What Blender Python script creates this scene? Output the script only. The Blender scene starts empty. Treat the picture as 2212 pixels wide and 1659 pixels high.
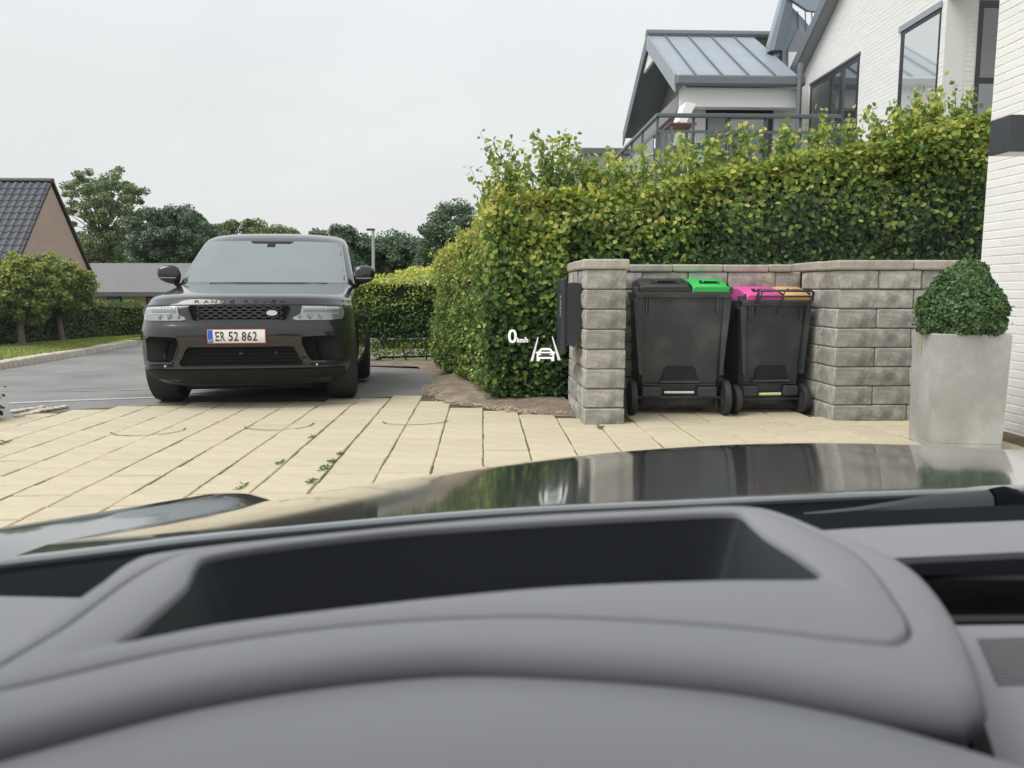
import bpy, bmesh, math, random
import numpy as np
from mathutils import Vector, Matrix
R = math.radians
random.seed(7); rng = np.random.default_rng(11)
scene = bpy.context.scene
COL = scene.collection

# ---------------------------------------------------------------- camera
H = 1.07                       # eye height above the paving
YAW, PITCH = R(2.17), R(6.85)  # turned a little to the right of the paving lines, tilted down
cd = bpy.data.cameras.new('camera'); cam = bpy.data.objects.new('camera', cd); COL.objects.link(cam)
cd.sensor_width = 36.0; cd.lens = 27.03
cd.clip_start = 0.02; cd.clip_end = 3000
cam.location = (0, 0, H)
cam.rotation_euler = (math.pi/2 - PITCH, 0, -YAW)
cd.dof.use_dof = True; cd.dof.focus_distance = 7.0; cd.dof.aperture_fstop = 10.5
scene.camera = cam

# ---------------------------------------------------------------- sky, sun, exposure
SUN_EL, SUN_AZ = R(55), R(-116)    # azimuth from +Y, positive towards +X: veiled sun from the left, a little behind us
w = bpy.data.worlds.new('World'); scene.world = w; w.use_nodes = True
nt = w.node_tree; N = nt.nodes; L = nt.links; N.clear()
out = N.new('ShaderNodeOutputWorld'); bg = N.new('ShaderNodeBackground'); L.new(bg.outputs[0], out.inputs[0])
sky = N.new('ShaderNodeTexSky'); sky.sky_type = 'NISHITA'; sky.sun_disc = False
sky.sun_elevation = SUN_EL; sky.sun_rotation = SUN_AZ; sky.dust_density = 4.0; sky.air_density = 1.5
bg2 = N.new('ShaderNodeVectorMath'); bg2.operation = 'SCALE'; bg2.inputs['Scale'].default_value = 0.06
L.new(sky.outputs[0], bg2.inputs[0])
tc = N.new('ShaderNodeTexCoord'); sep = N.new('ShaderNodeSeparateXYZ'); L.new(tc.outputs['Generated'], sep.inputs[0])
ramp = N.new('ShaderNodeValToRGB'); L.new(sep.outputs['Z'], ramp.inputs[0])   # overcast sheet: a little greyer low down
ramp.color_ramp.elements[0].position = 0.0; ramp.color_ramp.elements[0].color = (0.77, 0.78, 0.775, 1)
ramp.color_ramp.elements[1].position = 0.55; ramp.color_ramp.elements[1].color = (0.875, 0.905, 0.93, 1)
nz = N.new('ShaderNodeTexNoise'); nz.inputs['Scale'].default_value = 2.2; nz.inputs['Detail'].default_value = 4
mp = N.new('ShaderNodeMapping'); mp.inputs['Scale'].default_value = (1, 1, 3.5)
L.new(tc.outputs['Generated'], mp.inputs[0]); L.new(mp.outputs[0], nz.inputs[0])
mr = N.new('ShaderNodeMapRange'); mr.inputs[1].default_value = 0.3; mr.inputs[2].default_value = 0.7
mr.inputs[3].default_value = 0.955; mr.inputs[4].default_value = 1.035; L.new(nz.outputs[0], mr.inputs[0])
sc_ = N.new('ShaderNodeVectorMath'); sc_.operation = 'SCALE'; L.new(ramp.outputs[0], sc_.inputs[0]); L.new(mr.outputs[0], sc_.inputs['Scale'])
mx = N.new('ShaderNodeMix'); mx.data_type = 'RGBA'; mx.inputs[0].default_value = 0.9
L.new(bg2.outputs[0], mx.inputs[6]); L.new(sc_.outputs[0], mx.inputs[7]); L.new(mx.outputs[2], bg.inputs[0])
bg.inputs[1].default_value = 1.0

sd = bpy.data.lights.new('sun', 'SUN'); sd.energy = 2.4; sd.angle = R(38); sd.color = (1.0, 0.965, 0.92)
so = bpy.data.objects.new('sun', sd); COL.objects.link(so)
sdir = Vector((math.cos(SUN_EL)*math.sin(SUN_AZ), math.cos(SUN_EL)*math.cos(SUN_AZ), math.sin(SUN_EL)))
so.rotation_euler = sdir.to_track_quat('Z', 'Y').to_euler(); so.location = sdir*30

vs = scene.view_settings; vs.view_transform = 'Standard'; vs.look = 'None'; vs.exposure = 0.2; vs.gamma = 1.0; vs.use_curve_mapping = False
cy = scene.cycles; cy.max_bounces = 8; cy.diffuse_bounces = 3; cy.glossy_bounces = 4; cy.transparent_max_bounces = 12
cy.transmission_bounces = 4; cy.use_denoising = True; cy.caustics_reflective = False; cy.caustics_refractive = False
cy.sample_clamp_indirect = 6.0

# ---------------------------------------------------------------- measuring helpers (pixels of a 2212 x 1659 view of the photograph -> place)
FPX, CX, CYP = 1661.0, 1106.0, 829.5
_cr = cam.rotation_euler.to_matrix()
def ray(px, py): return (_cr @ Vector(((px-CX)/FPX, -(py-CYP)/FPX, -1.0)))
def atY(px, py, y):
    d = ray(px, py); t = y/d.y; return Vector((d.x*t, y, H+d.z*t))
def atX(px, py, x):
    d = ray(px, py); t = x/d.x; return Vector((x, d.y*t, H+d.z*t))
def atZ(px, py, z=0.0):
    d = ray(px, py); t = (z-H)/d.z; return Vector((d.x*t, d.y*t, z))
def proj(p):
    v = _cr.transposed() @ (Vector(p)-Vector((0, 0, H)))
    if v.z > -0.05: return None
    return (CX + FPX*v.x/-v.z, CYP - FPX*v.y/-v.z)

# ---------------------------------------------------------------- object helpers
ORG = {}
def tag(o, label=None, cat=None, group=None, kind=None):
    if label: o['label'] = label
    if cat: o['category'] = cat
    if group: o['group'] = group
    if kind: o['kind'] = kind
    return o
def thing(name, loc, label, cat, group=None):
    o = bpy.data.objects.new(name, None); COL.objects.link(o); o.empty_display_size = 0.1
    o.location = loc; ORG[o.name] = Vector(loc); return tag(o, label, cat, group)
def link(name, me, parent=None, mat=None):
    o = bpy.data.objects.new(name, me); COL.objects.link(o)
    if parent is not None: o.parent = parent; ORG[o.name] = ORG.get(parent.name, Vector())
    if mat is not None and len(me.materials) == 0: me.materials.append(mat)
    return o
def place(name, me, loc, parent=None, rot=(0, 0, 0), scale=(1, 1, 1), mat=None):
    o = link(name, me, parent, mat); org = ORG.get(parent.name, Vector()) if parent is not None else Vector()
    o.location = Vector(loc)-org; o.rotation_euler = rot; o.scale = scale; return o
class MB:
    def __init__(s): s.v = []; s.f = []
    def add(s, vs, fs):
        b = len(s.v); s.v += [tuple(p) for p in vs]; s.f += [tuple(i+b for i in f) for f in fs]; return s
    def box(s, x0, x1, y0, y1, z0, z1):
        return s.add([(x0,y0,z0),(x1,y0,z0),(x1,y1,z0),(x0,y1,z0),(x0,y0,z1),(x1,y0,z1),(x1,y1,z1),(x0,y1,z1)],
                     [(0,3,2,1),(4,5,6,7),(0,1,5,4),(1,2,6,5),(2,3,7,6),(3,0,4,7)])
    def cbox(s, x0, x1, y0, y1, z0, z1, c=0.01):        # box with chamfered edges
        def ring(z, i): return [(x0+i,y0+i,z),(x1-i,y0+i,z),(x1-i,y1-i,z),(x0+i,y1-i,z)]
        def oct_(z, i):
            a, b, p, q = x0+i, x1-i, y0+i, y1-i
            return [(a+c,p,z),(b-c,p,z),(b,p+c,z),(b,q-c,z),(b-c,q,z),(a+c,q,z),(a,q-c,z),(a,p+c,z)]
        vs = oct_(z0, c*.7)+oct_(z0+c, 0)+oct_(z1-c, 0)+oct_(z1, c*.7); fs = [tuple(range(7,-1,-1)), tuple(range(24,32))]
        for r in range(3):
            for i in range(8): j = (i+1) % 8; fs.append((r*8+i, r*8+j, r*8+8+j, r*8+8+i))
        return s.add(vs, fs)
    def tube(s, pts, rad, n=8, cap=True):
        pts = [Vector(p) for p in pts]
        if not hasattr(rad, '__len__'): rad = [rad]*len(pts)
        vs, fs = [], []; ref = Vector((0, 0, 1))
        for i, p in enumerate(pts):
            t = (pts[min(i+1, len(pts)-1)]-pts[max(i-1, 0)]).normalized()
            if abs(t.dot(ref)) > .95: ref = Vector((1, 0, 0)) if abs(t.x) < .9 else Vector((0, 1, 0))
            a = t.cross(ref).normalized(); b = t.cross(a)
            for k in range(n):
                th = 2*math.pi*k/n; vs.append(p+a*(math.cos(th)*rad[i])+b*(math.sin(th)*rad[i]))
        for i in range(len(pts)-1):
            for k in range(n):
                j = (k+1) % n; fs.append((i*n+k, i*n+n+k, i*n+n+j, i*n+j))
        if cap: fs.append(tuple(range(n))); fs.append(tuple(range(len(pts)*n-1, len(pts)*n-n-1, -1)))
        return s.add(vs, fs)
    def lathe(s, prof, c, axis='z', n=24):              # prof: (radius, along)
        vs, fs = [], []
        for r, h in prof:
            for k in range(n):
                th = 2*math.pi*k/n; a, b = r*math.cos(th), r*math.sin(th)
                v = {'z': (a, b, h), 'x': (h, a, b), 'y': (a, h, b)}[axis]
                vs.append((c[0]+v[0], c[1]+v[1], c[2]+v[2]))
        for i in range(len(prof)-1):
            for k in range(n): j = (k+1) % n; fs.append((i*n+k, i*n+j, i*n+n+j, i*n+n+k))
        if prof[0][0] > 1e-5: fs.append(tuple(range(n-1, -1, -1)))
        if prof[-1][0] > 1e-5: fs.append(tuple(range(len(prof)*n-n, len(prof)*n)))
        return s.add(vs, fs)
    def grid(s, rows, close_u=False):                   # rows of equal length
        n = len(rows[0]); vs = [p for r in rows for p in r]; fs = []
        for i in range(len(rows)-1):
            for k in range(n if close_u else n-1):
                j = (k+1) % n; fs.append((i*n+k, i*n+j, i*n+n+j, i*n+n+k))
        return s.add(vs, fs)
    def prism(s, poly, d):                              # planar polygon (3D points) pushed along vector d
        n = len(poly); d = Vector(d); vs = [Vector(p) for p in poly]+[Vector(p)+d for p in poly]
        fs = [tuple(range(n-1, -1, -1)), tuple(range(n, 2*n))]+[(i, (i+1) % n, n+(i+1) % n, n+i) for i in range(n)]
        return s.add(vs, fs)
    def mesh(s, name, off=(0, 0, 0), smooth=False, fix=True):
        me = bpy.data.meshes.new(name)
        me.from_pydata([(v[0]-off[0], v[1]-off[1], v[2]-off[2]) for v in s.v], [], s.f); me.validate()
        if fix:
            bm = bmesh.new(); bm.from_mesh(me); bmesh.ops.recalc_face_normals(bm, faces=bm.faces); bm.to_mesh(me); bm.free()
        if smooth:
            me.polygons.foreach_set('use_smooth', [True]*len(me.polygons))
            if smooth != 'all': me.set_sharp_from_angle(angle=R(smooth if smooth is not True else 35))
        me.update(); return me
    def build(s, name, mat, parent=None, smooth=False, fix=True):
        return link(name, s.mesh(name, ORG.get(parent.name, (0,0,0)) if parent is not None else (0,0,0), smooth, fix), parent, mat)
def catmull(pts, n, closed=False):
    P = np.array(pts, float); m = len(P); res = []
    segs = m if closed else m-1
    for t in np.linspace(0, segs, n, endpoint=not closed):
        i = min(int(t), segs-1); u = t-i
        g = (lambda k: P[k % m]) if closed else (lambda k: P[min(max(k, 0), m-1)])
        a, b, c, d = g(i-1), g(i), g(i+1), g(i+2)
        m0, m1 = (c-a)*.5, (d-b)*.5; sl_ = np.linalg.norm(c-b)+1e-9     # tangents no longer than the span: no overshoot at corners
        m0 = m0*min(1, sl_/(np.linalg.norm(m0)+1e-9)); m1 = m1*min(1, sl_/(np.linalg.norm(m1)+1e-9))
        res.append((2*u**3-3*u*u+1)*b+(u**3-2*u*u+u)*m0+(-2*u**3+3*u*u)*c+(u**3-u*u)*m1)
    return np.array(res)
_text = {}
def text_mesh(body, size=1.0, depth=0.0, off=0.0):
    cu = bpy.data.curves.new('lettering', 'FONT'); cu.body = body; cu.size = size; cu.extrude = depth; cu.align_x = 'CENTER'; cu.align_y = 'CENTER'; cu.offset = off
    cu.resolution_u = 3
    o = bpy.data.objects.new('lettering', cu); COL.objects.link(o)
    dg = bpy.context.evaluated_depsgraph_get(); me = bpy.data.meshes.new_from_object(o.evaluated_get(dg))
    bpy.data.objects.remove(o); bpy.data.curves.remove(cu); me.materials.clear(); return me

# ---------------------------------------------------------------- materials
def M(name, col, rough=.5, metal=0., spec=.5, var=0., vscale=8., bump=0., bscale=40., coat=0., rnd=0., col2=None, c2scale=3., c2lo=.45, c2hi=.65,
      speck=0., sscale=300., ior=None, stretch=None, coords='Object'):
    m = bpy.data.materials.new(name); m.use_nodes = True; n = m.node_tree.nodes; l = m.node_tree.links
    b = n['Principled BSDF']; b.inputs['Roughness'].default_value = rough; b.inputs['Metallic'].default_value = metal
    b.inputs['Specular IOR Level'].default_value = spec; b.inputs['Coat Weight'].default_value = coat; b.inputs['Coat Roughness'].default_value = .03
    if ior: b.inputs['IOR'].default_value = ior
    c = n.new('ShaderNodeRGB'); c.outputs[0].default_value = (*col, 1); cur = c.outputs[0]
    tc = n.new('ShaderNodeTexCoord'); vec = tc.outputs[coords]
    if stretch:
        mp = n.new('ShaderNodeMapping'); mp.inputs['Scale'].default_value = stretch; l.new(vec, mp.inputs[0]); vec = mp.outputs[0]
    def noise(scale, detail=5, ro=.6):
        t = n.new('ShaderNodeTexNoise'); t.inputs['Scale'].default_value = scale; t.inputs['Detail'].default_value = detail; t.inputs['Roughness'].default_value = ro
        l.new(vec, t.inputs['Vector']); return t.outputs[0]
    def mrange(x, a, b_, c_, d):
        t = n.new('ShaderNodeMapRange'); [setattr(t.inputs[i], 'default_value', v) for i, v in zip((1,2,3,4), (a,b_,c_,d))]; l.new(x, t.inputs[0]); return t.outputs[0]
    def scale(colsock, f):
        t = n.new('ShaderNodeVectorMath'); t.operation = 'SCALE'; l.new(colsock, t.inputs[0]); l.new(f, t.inputs['Scale']); return t.outputs[0]
    if col2 is not None:
        t = n.new('ShaderNodeMix'); t.data_type = 'RGBA'; t.inputs[7].default_value = (*col2, 1); l.new(cur, t.inputs[6])
        l.new(mrange(noise(c2scale), c2lo, c2hi, 0, 1), t.inputs[0]); cur = t.outputs[2]
    if var: cur = scale(cur, mrange(noise(vscale), .25, .75, 1-var, 1+var))
    if speck: cur = scale(cur, mrange(noise(sscale, 2), .3, .7, 1-speck, 1+speck))
    if rnd:
        oi = n.new('ShaderNodeObjectInfo'); ge = n.new('ShaderNodeNewGeometry'); ad = n.new('ShaderNodeMath'); ad.operation = 'ADD'
        l.new(oi.outputs['Random'], ad.inputs[0]); l.new(ge.outputs['Random Per Island'], ad.inputs[1])
        fr = n.new('ShaderNodeMath'); fr.operation = 'FRACT'; l.new(ad.outputs[0], fr.inputs[0]); cur = scale(cur, mrange(fr.outputs[0], 0, 1, 1-rnd, 1+rnd))
    l.new(cur, b.inputs['Base Color'])
    if bump:
        bp = n.new('ShaderNodeBump'); bp.inputs['Strength'].default_value = bump; bp.inputs['Distance'].default_value = .01
        l.new(noise(bscale, 6, .65), bp.inputs['Height']); l.new(bp.outputs[0], b.inputs['Normal'])
    return m
def leafmat(name, cols, trans=.35, zlo=None, zhi=None, zamt=.4, rough=.5, grow=None):
    """leaf colours picked per leaf along a ramp; young growth towards the top of a hedge is yellower"""
    m = bpy.data.materials.new(name); m.use_nodes = True; n = m.node_tree.nodes; l = m.node_tree.links
    b = n['Principled BSDF']; b.inputs['Roughness'].default_value = rough; b.inputs['Specular IOR Level'].default_value = .35
    ge = n.new('ShaderNodeNewGeometry'); val = ge.outputs['Random Per Island']
    if grow is not None:                                # young growth carries its own attribute
        a_ = n.new('ShaderNodeAttribute'); a_.attribute_name = 'young'
        def ma(op, x, y):
            t = n.new('ShaderNodeMath'); t.operation = op
            for i, q in enumerate((x, y)):
                if isinstance(q, (int, float)): t.inputs[i].default_value = q
                else: l.new(q, t.inputs[i])
            return t.outputs[0]
        nz = n.new('ShaderNodeTexNoise'); nz.inputs['Scale'].default_value = 1.7; nz.inputs['Detail'].default_value = 3; l.new(ge.outputs['Position'], nz.inputs['Vector'])
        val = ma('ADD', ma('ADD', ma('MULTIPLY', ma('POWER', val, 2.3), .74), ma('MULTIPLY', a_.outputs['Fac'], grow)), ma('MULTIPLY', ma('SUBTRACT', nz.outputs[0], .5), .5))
    if zlo is not None:
        sp = n.new('ShaderNodeSeparateXYZ'); l.new(ge.outputs['Position'], sp.inputs[0])
        mrn = n.new('ShaderNodeMapRange'); [setattr(mrn.inputs[i], 'default_value', v) for i, v in zip((1,2,3,4), (zlo, zhi, -.12, zamt))]; l.new(sp.outputs['Z'], mrn.inputs[0])
        ad = n.new('ShaderNodeMath'); ad.operation = 'ADD'; l.new(val, ad.inputs[0]); l.new(mrn.outputs[0], ad.inputs[1]); val = ad.outputs[0]
        nz = n.new('ShaderNodeTexNoise'); nz.inputs['Scale'].default_value = 1.6; nz.inputs['Detail'].default_value = 3; l.new(ge.outputs['Position'], nz.inputs['Vector'])
        m2 = n.new('ShaderNodeMapRange'); [setattr(m2.inputs[i], 'default_value', v) for i, v in zip((1,2,3,4), (.3,.7,-.25,.25))]; l.new(nz.outputs[0], m2.inputs[0])
        ad2 = n.new('ShaderNodeMath'); ad2.operation = 'ADD'; l.new(val, ad2.inputs[0]); l.new(m2.outputs[0], ad2.inputs[1]); val = ad2.outputs[0]
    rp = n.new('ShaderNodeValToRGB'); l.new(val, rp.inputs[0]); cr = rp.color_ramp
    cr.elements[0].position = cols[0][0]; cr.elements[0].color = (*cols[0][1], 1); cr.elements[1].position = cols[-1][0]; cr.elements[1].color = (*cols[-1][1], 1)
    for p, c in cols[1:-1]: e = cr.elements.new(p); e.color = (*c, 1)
    l.new(rp.outputs[0], b.inputs['Base Color'])
    tr = n.new('ShaderNodeBsdfTranslucent'); l.new(rp.outputs[0], tr.inputs[0]); mixs = n.new('ShaderNodeMixShader'); mixs.inputs[0].default_value = trans
    l.new(b.outputs[0], mixs.inputs[1]); l.new(tr.outputs[0], mixs.inputs[2]); l.new(mixs.outputs[0], n['Material Output'].inputs[0]); return m
def panemat(name, tint=(1, 1, 1), refl=1.0, ior=1.5, dust_haze=None):   # thin clear pane: mostly clear, mirrors more at a slant
    m = bpy.data.materials.new(name); m.use_nodes = True; n = m.node_tree.nodes; l = m.node_tree.links; n.remove(n['Principled BSDF'])
    t = n.new('ShaderNodeBsdfTransparent'); t.inputs[0].default_value = (*tint, 1); g = n.new('ShaderNodeBsdfGlossy'); g.inputs['Roughness'].default_value = .02
    f = n.new('ShaderNodeFresnel'); f.inputs[0].default_value = ior; mu = n.new('ShaderNodeMath'); mu.operation = 'MULTIPLY'; mu.inputs[1].default_value = refl
    l.new(f.outputs[0], mu.inputs[0]); mixs = n.new('ShaderNodeMixShader'); l.new(mu.outputs[0], mixs.inputs[0]); l.new(t.outputs[0], mixs.inputs[1]); l.new(g.outputs[0], mixs.inputs[2])
    last = mixs.outputs[0]
    if dust_haze:                                            # thin uneven film of dust and wiped smears, strengthened to paint a hazy veil
        d = n.new('ShaderNodeBsdfDiffuse'); d.inputs[0].default_value = (.8, .82, .84, 1); tcn = n.new('ShaderNodeTexCoord'); nz = n.new('ShaderNodeTexNoise'); nz.inputs['Scale'].default_value = dust_haze[2]; nz.inputs['Detail'].default_value = 3
        l.new(tcn.outputs['Object'], nz.inputs['Vector']); mrn = n.new('ShaderNodeMapRange'); [setattr(mrn.inputs[i], 'default_value', v) for i, v in zip((1, 2, 3, 4), (.45, .8, dust_haze[0], dust_haze[1]))]; l.new(nz.outputs[0], mrn.inputs[0])
        m3 = n.new('ShaderNodeMixShader'); l.new(mrn.outputs[0], m3.inputs[0]); l.new(last, m3.inputs[1]); l.new(d.outputs[0], m3.inputs[2]); last = m3.outputs[0]
    l.new(last, n['Material Output'].inputs[0]); return m
def emit(name, col, s):
    m = bpy.data.materials.new(name); m.use_nodes = True; b = m.node_tree.nodes['Principled BSDF']
    b.inputs['Base Color'].default_value = (0, 0, 0, 1); b.inputs['Emission Color'].default_value = (*col, 1); b.inputs['Emission Strength'].default_value = s; return m

# ---------------------------------------------------------------- leaves
def leaf_mesh(name, centers, normals, size, jitter=.8, mat=None, aspect=.62, fold=.18, young=None):
    """one small folded pointed leaf per centre (two quads), facing roughly along its normal"""
    c = np.asarray(centers, float); n = len(c)
    nn = np.asarray(normals, float)+rng.normal(0, jitter, (n, 3)); nn /= np.linalg.norm(nn, axis=1)[:, None]+1e-9
    up = rng.normal(0, 1, (n, 3)); a = np.cross(nn, up); a /= np.linalg.norm(a, axis=1)[:, None]+1e-9; b = np.cross(nn, a)
    s = (np.asarray(size)*rng.uniform(.7, 1.3, n))[:, None]*.5
    up_ = nn*s*fold; v = np.empty((n, 6, 3)); v[:, 0] = c-a*s; v[:, 3] = c+a*s-up_*.6
    v[:, 1] = c-a*s*.35+b*s*aspect+up_; v[:, 2] = c+a*s*.38+b*s*aspect*.86+up_*.7; v[:, 5] = c-a*s*.35-b*s*aspect+up_; v[:, 4] = c+a*s*.38-b*s*aspect*.86+up_*.7
    me = bpy.data.meshes.new(name); me.vertices.add(n*6); me.vertices.foreach_set('co', v.reshape(-1).astype(np.float32))
    i = np.arange(n)*6; q = np.stack([i, i+1, i+2, i+3, i, i+3, i+4, i+5], 1).reshape(-1)
    me.loops.add(n*8); me.loops.foreach_set('vertex_index', q.astype(np.int32)); me.polygons.add(n*2)
    me.polygons.foreach_set('loop_start', (np.arange(n*2)*4).astype(np.int32)); me.polygons.foreach_set('loop_total', np.full(n*2, 4, np.int32))
    me.update(calc_edges=True)
    if young is not None:
        at = me.attributes.new('young', 'FLOAT', 'POINT'); at.data.foreach_set('value', np.repeat(np.asarray(young, np.float32), 6))
    if mat: me.materials.append(mat)
    return me
def vnoise(p, seed=0, scale=1.0):                        # cheap smooth noise, about -1..1
    p = np.asarray(p, float)*scale+seed*7.31
    return (np.sin(p[..., 0]*2.1+1.7*np.sin(p[..., 1]*1.3+seed))+np.sin(p[..., 1]*2.7+1.3*np.sin(p[..., 2]*1.9))+np.sin(p[..., 2]*3.1+1.9*np.sin(p[..., 0]*1.1+2)))/3
# ================================================================ ground, road, paving
def sst(a, b, t):
    t = min(max((t-a)/(b-a), 0), 1); return t*t*(3-2*t)
def gz(x, y): return -.17*sst(7.9, 10.9, y) - 1.38*sst(19, 42, y)
m_earth = M('earth', (.16, .17, .06), .95, var=.3, vscale=.6, col2=(.13, .11, .05), c2scale=.4)
m_asphalt = M('asphalt', (.235, .232, .225), .85, var=.14, vscale=1.3, speck=.24, sscale=150, bump=.25, bscale=160, col2=(.185, .183, .178), c2scale=.9)
m_sand = M('joint_sand', (.13, .105, .06), .95, var=.35, vscale=6, col2=(.10, .115, .03), c2scale=2.2, c2lo=.5, c2hi=.6, speck=.3, sscale=120)
m_pave = M('concrete_paver', (.545, .478, .345), .9, var=.10, vscale=6, speck=.24, sscale=210, bump=.3, bscale=200, rnd=.045, col2=(.47, .425, .325), c2scale=1.9, c2lo=.52, c2hi=.80)
m_dirt = M('bare_soil', (.215, .170, .125), .95, var=.35, vscale=5, speck=.35, sscale=60, bump=.6, bscale=30, col2=(.29, .235, .175), c2scale=7)
m_kerb = M('kerb_concrete', (.58, .53, .46), .9, var=.15, vscale=6, speck=.15, sscale=120, bump=.3, bscale=60, rnd=.08)
m_verge = M('mown_grass', (.33, .38, .10), .95, var=.25, vscale=5, col2=(.45, .43, .15), c2scale=1.2, speck=.25, sscale=60)
m_faded = M('faded_road_paint', (.42, .42, .41), .85, var=.2, vscale=30)

xs = [-500, -200, -90, -50, -30, -20, -15, -12, -10, -8, -6, -4, -2, 0, 2, 4, 6, 9, 14, 24, 50, 120, 500]
ys = [-60, -10, 0, 4, 6.8, 7.6, 8.2, 8.8, 9.4, 10, 10.7, 12, 14, 17, 19, 22, 25, 28, 31, 34, 38, 42, 50, 70, 110, 250, 900]
g = MB().grid([[(x, y, gz(x, y)-.05) for x in xs] for y in ys]).build('ground', m_earth, smooth='all'); tag(g, kind='structure')
xs = [-8.9+.5*i for i in range(26)]
xr = [x for x in xs]
road_rows = []
for y in [6.4, 6.9, 7.4, 7.9, 8.3, 8.7, 9.1, 9.5, 9.9, 10.3, 10.7, 11.5, 13, 15, 17, 19, 21, 23, 26, 30, 34]:
    x0 = -40 if y < 12.6 else (-13 if y < 14 else -9.3)
    x1 = 1.2 if y < 12.4 else (-2.0 if y < 16 else 6)
    road_rows.append([(x0+(x1-x0)*k/16, y, gz(0, y)-.012) for k in range(17)])
rd = MB().grid(road_rows).build('road', m_asphalt, smooth='all'); tag(rd, kind='structure')
# faded paint scraps and a repaired seam on the asphalt
def road_mark(name, pts):
    pl = [atZ(px, py, -.02) for px, py in pts]; pl = [(p.x, p.y, gz(0, p.y)-.0075) for p in pl]
    return MB().add(pl, [tuple(range(len(pl)))]).build(name, m_faded, rd)
road_mark('paint_scrap', [(160,838.5),(222,835.5),(222,838),(160,841)])
road_mark('paint_scrap', [(250,833),(342,829.5),(342,833.5),(252,835.5)])
road_mark('paint_scrap', [(402,846),(500,838),(520,841.5),(402,850)])
road_mark('seam_line', [(20,872),(150,866),(420,856),(560,849),(560,851),(420,858.5),(150,869),(20,875)])

# driveway: where the pavers stop (far edge against the road, right edge against the soil bed)
edge_px = [(-900, 905), (-300, 905), (20, 903), (95, 888), (180, 881), (300, 874.5), (470, 868), (640, 862.5), (785, 858), (925, 849.5), (962, 871), (1040, 880), (1130, 893), (1195, 897), (1240, 898), (1262, 905)]
edge = [atZ(px, py, 0) for px, py in edge_px]
def far_y(x):
    for a, b in zip(edge[:-1], edge[1:]):
        if a.x <= x <= b.x: return a.y+(b.y-a.y)*(x-a.x)/(b.x-a.x+1e-9)
    return edge[0].y if x < edge[0].x else 7.3
poly = [(-9, 1.0)]+[(p.x, p.y+.01) for p in edge]+[(edge[-1].x+.02, 7.4), (4.2, 7.4), (4.2, 1.0)]
poly = [p for p in poly]
bm = bmesh.new(); vs_ = [bm.verts.new((x, y, -.011)) for x, y in poly]; bm.faces.new(vs_)
bmesh.ops.triangulate(bm, faces=bm.faces); me = bpy.data.meshes.new('driveway'); bm.to_mesh(me); bm.free()
drive = link('driveway', me, None, m_sand); tag(drive, kind='structure')
PW, PL = .313, .2165
def paver_mesh(name, w, l):
    a, b, c = w/2, l/2, .006
    m_ = MB().add([(-a,-b,-.05),(a,-b,-.05),(a,b,-.05),(-a,b,-.05),(-a,-b,-c),(a,-b,-c),(a,b,-c),(-a,b,-c),(-a+c,-b+c,0),(a-c,-b+c,0),(a-c,b-c,0),(-a+c,b-c,0)],
                  [(0,1,5,4),(1,2,6,5),(2,3,7,6),(3,0,4,7),(4,5,9,8),(5,6,10,9),(6,7,11,10),(7,4,8,11),(8,9,10,11)])
    me = m_.mesh(name); me.materials.append(m_pave); return me
pm = paver_mesh('paver', PW-.0088, PL-.0105)
cells = []
for k in range(-27, 13):
    for j in range(5, 40):
        cx, cyy = (k+.5)*PW, j*PL+.06
        fy = far_y(cx)
        if cx > .79:
            if cyy > 7.1 or (cx < 1.15 and cyy > 6.25) or (cx > 2.85 and cyy > 6.35): continue
        elif cyy+PL*.5 > fy-.0: 
            continue
        if cx > 3.85 or cyy < 1.2: continue
        cells.append((cx, cyy))
def show(c):
    q = proj((c[0], c[1], 0))
    if q is None or q[0] < -60 or q[0] > 2150: return 0
    sil = np.interp(q[0], [0, 350, 680, 820, 1270, 1600, 2212], [1165, 1085, 1052, 1036, 982, 966, 960])   # what the bonnet hides
    if q[1] > sil+22: return 0
    return 1.0/(c[1]**3)
cells.sort(key=show, reverse=True)
rest = MB()
base_v = [tuple(v.co) for v in pm.vertices]; base_f = [tuple(p.vertices) for p in pm.polygons]
for i, (x, y) in enumerate(cells):
    jx, jy, jz, rz = random.uniform(-.003,.003), random.uniform(-.002,.002), random.uniform(-.004,.001), random.uniform(-.008,.008)
    tx, ty = random.uniform(-.006,.006), random.uniform(-.006,.006)
    if i < 300 and show((x, y)) > 0:
        o = link('paver', pm, drive); o.location = (x+jx, y+jy, jz); o.rotation_euler = (tx, ty, rz)
    else:
        rest.add([(vx+x+jx, vy+y+jy, vz+jz) for vx, vy, vz in base_v], base_f)
tag(rest.build('far_pavers', m_pave, drive, fix=False), kind='stuff')
# curved saw cuts in the pavers and thickened joints with moss
def strip(pts, wd, z):
    rows = []
    for i, p in enumerate(pts):
        a, b = Vector(pts[max(i-1, 0)]), Vector(pts[min(i+1, len(pts)-1)]); t = (b-a); t = Vector((-t.y, t.x, 0)).normalized()
        w_ = wd*random.uniform(.6, 1.3); rows.append([tuple(Vector(p)+t*w_+Vector((0,0,z))), tuple(Vector(p)-t*w_+Vector((0,0,z)))])
    return rows
for pts in [[(238,934),(252,940),(300,941.5),(350,938),(395,930),(400,925)], [(528,922),(535,926),(580,929),(640,926),(670,920),(678,914)], [(826,911),(835,915),(880,918),(930,916),(962,911.5),(968,909)]]:
    c = catmull(pts, 24); w3 = [atZ(px, py, 0.0) for px, py in c]
    MB().grid(strip([(p.x, p.y, 0) for p in w3], .006, .0035)).build('curved_joint', m_sand, drive)
m_moss = M('moss', (.17, .165, .07), .95, var=.4, vscale=30, speck=.3, sscale=200)
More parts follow.
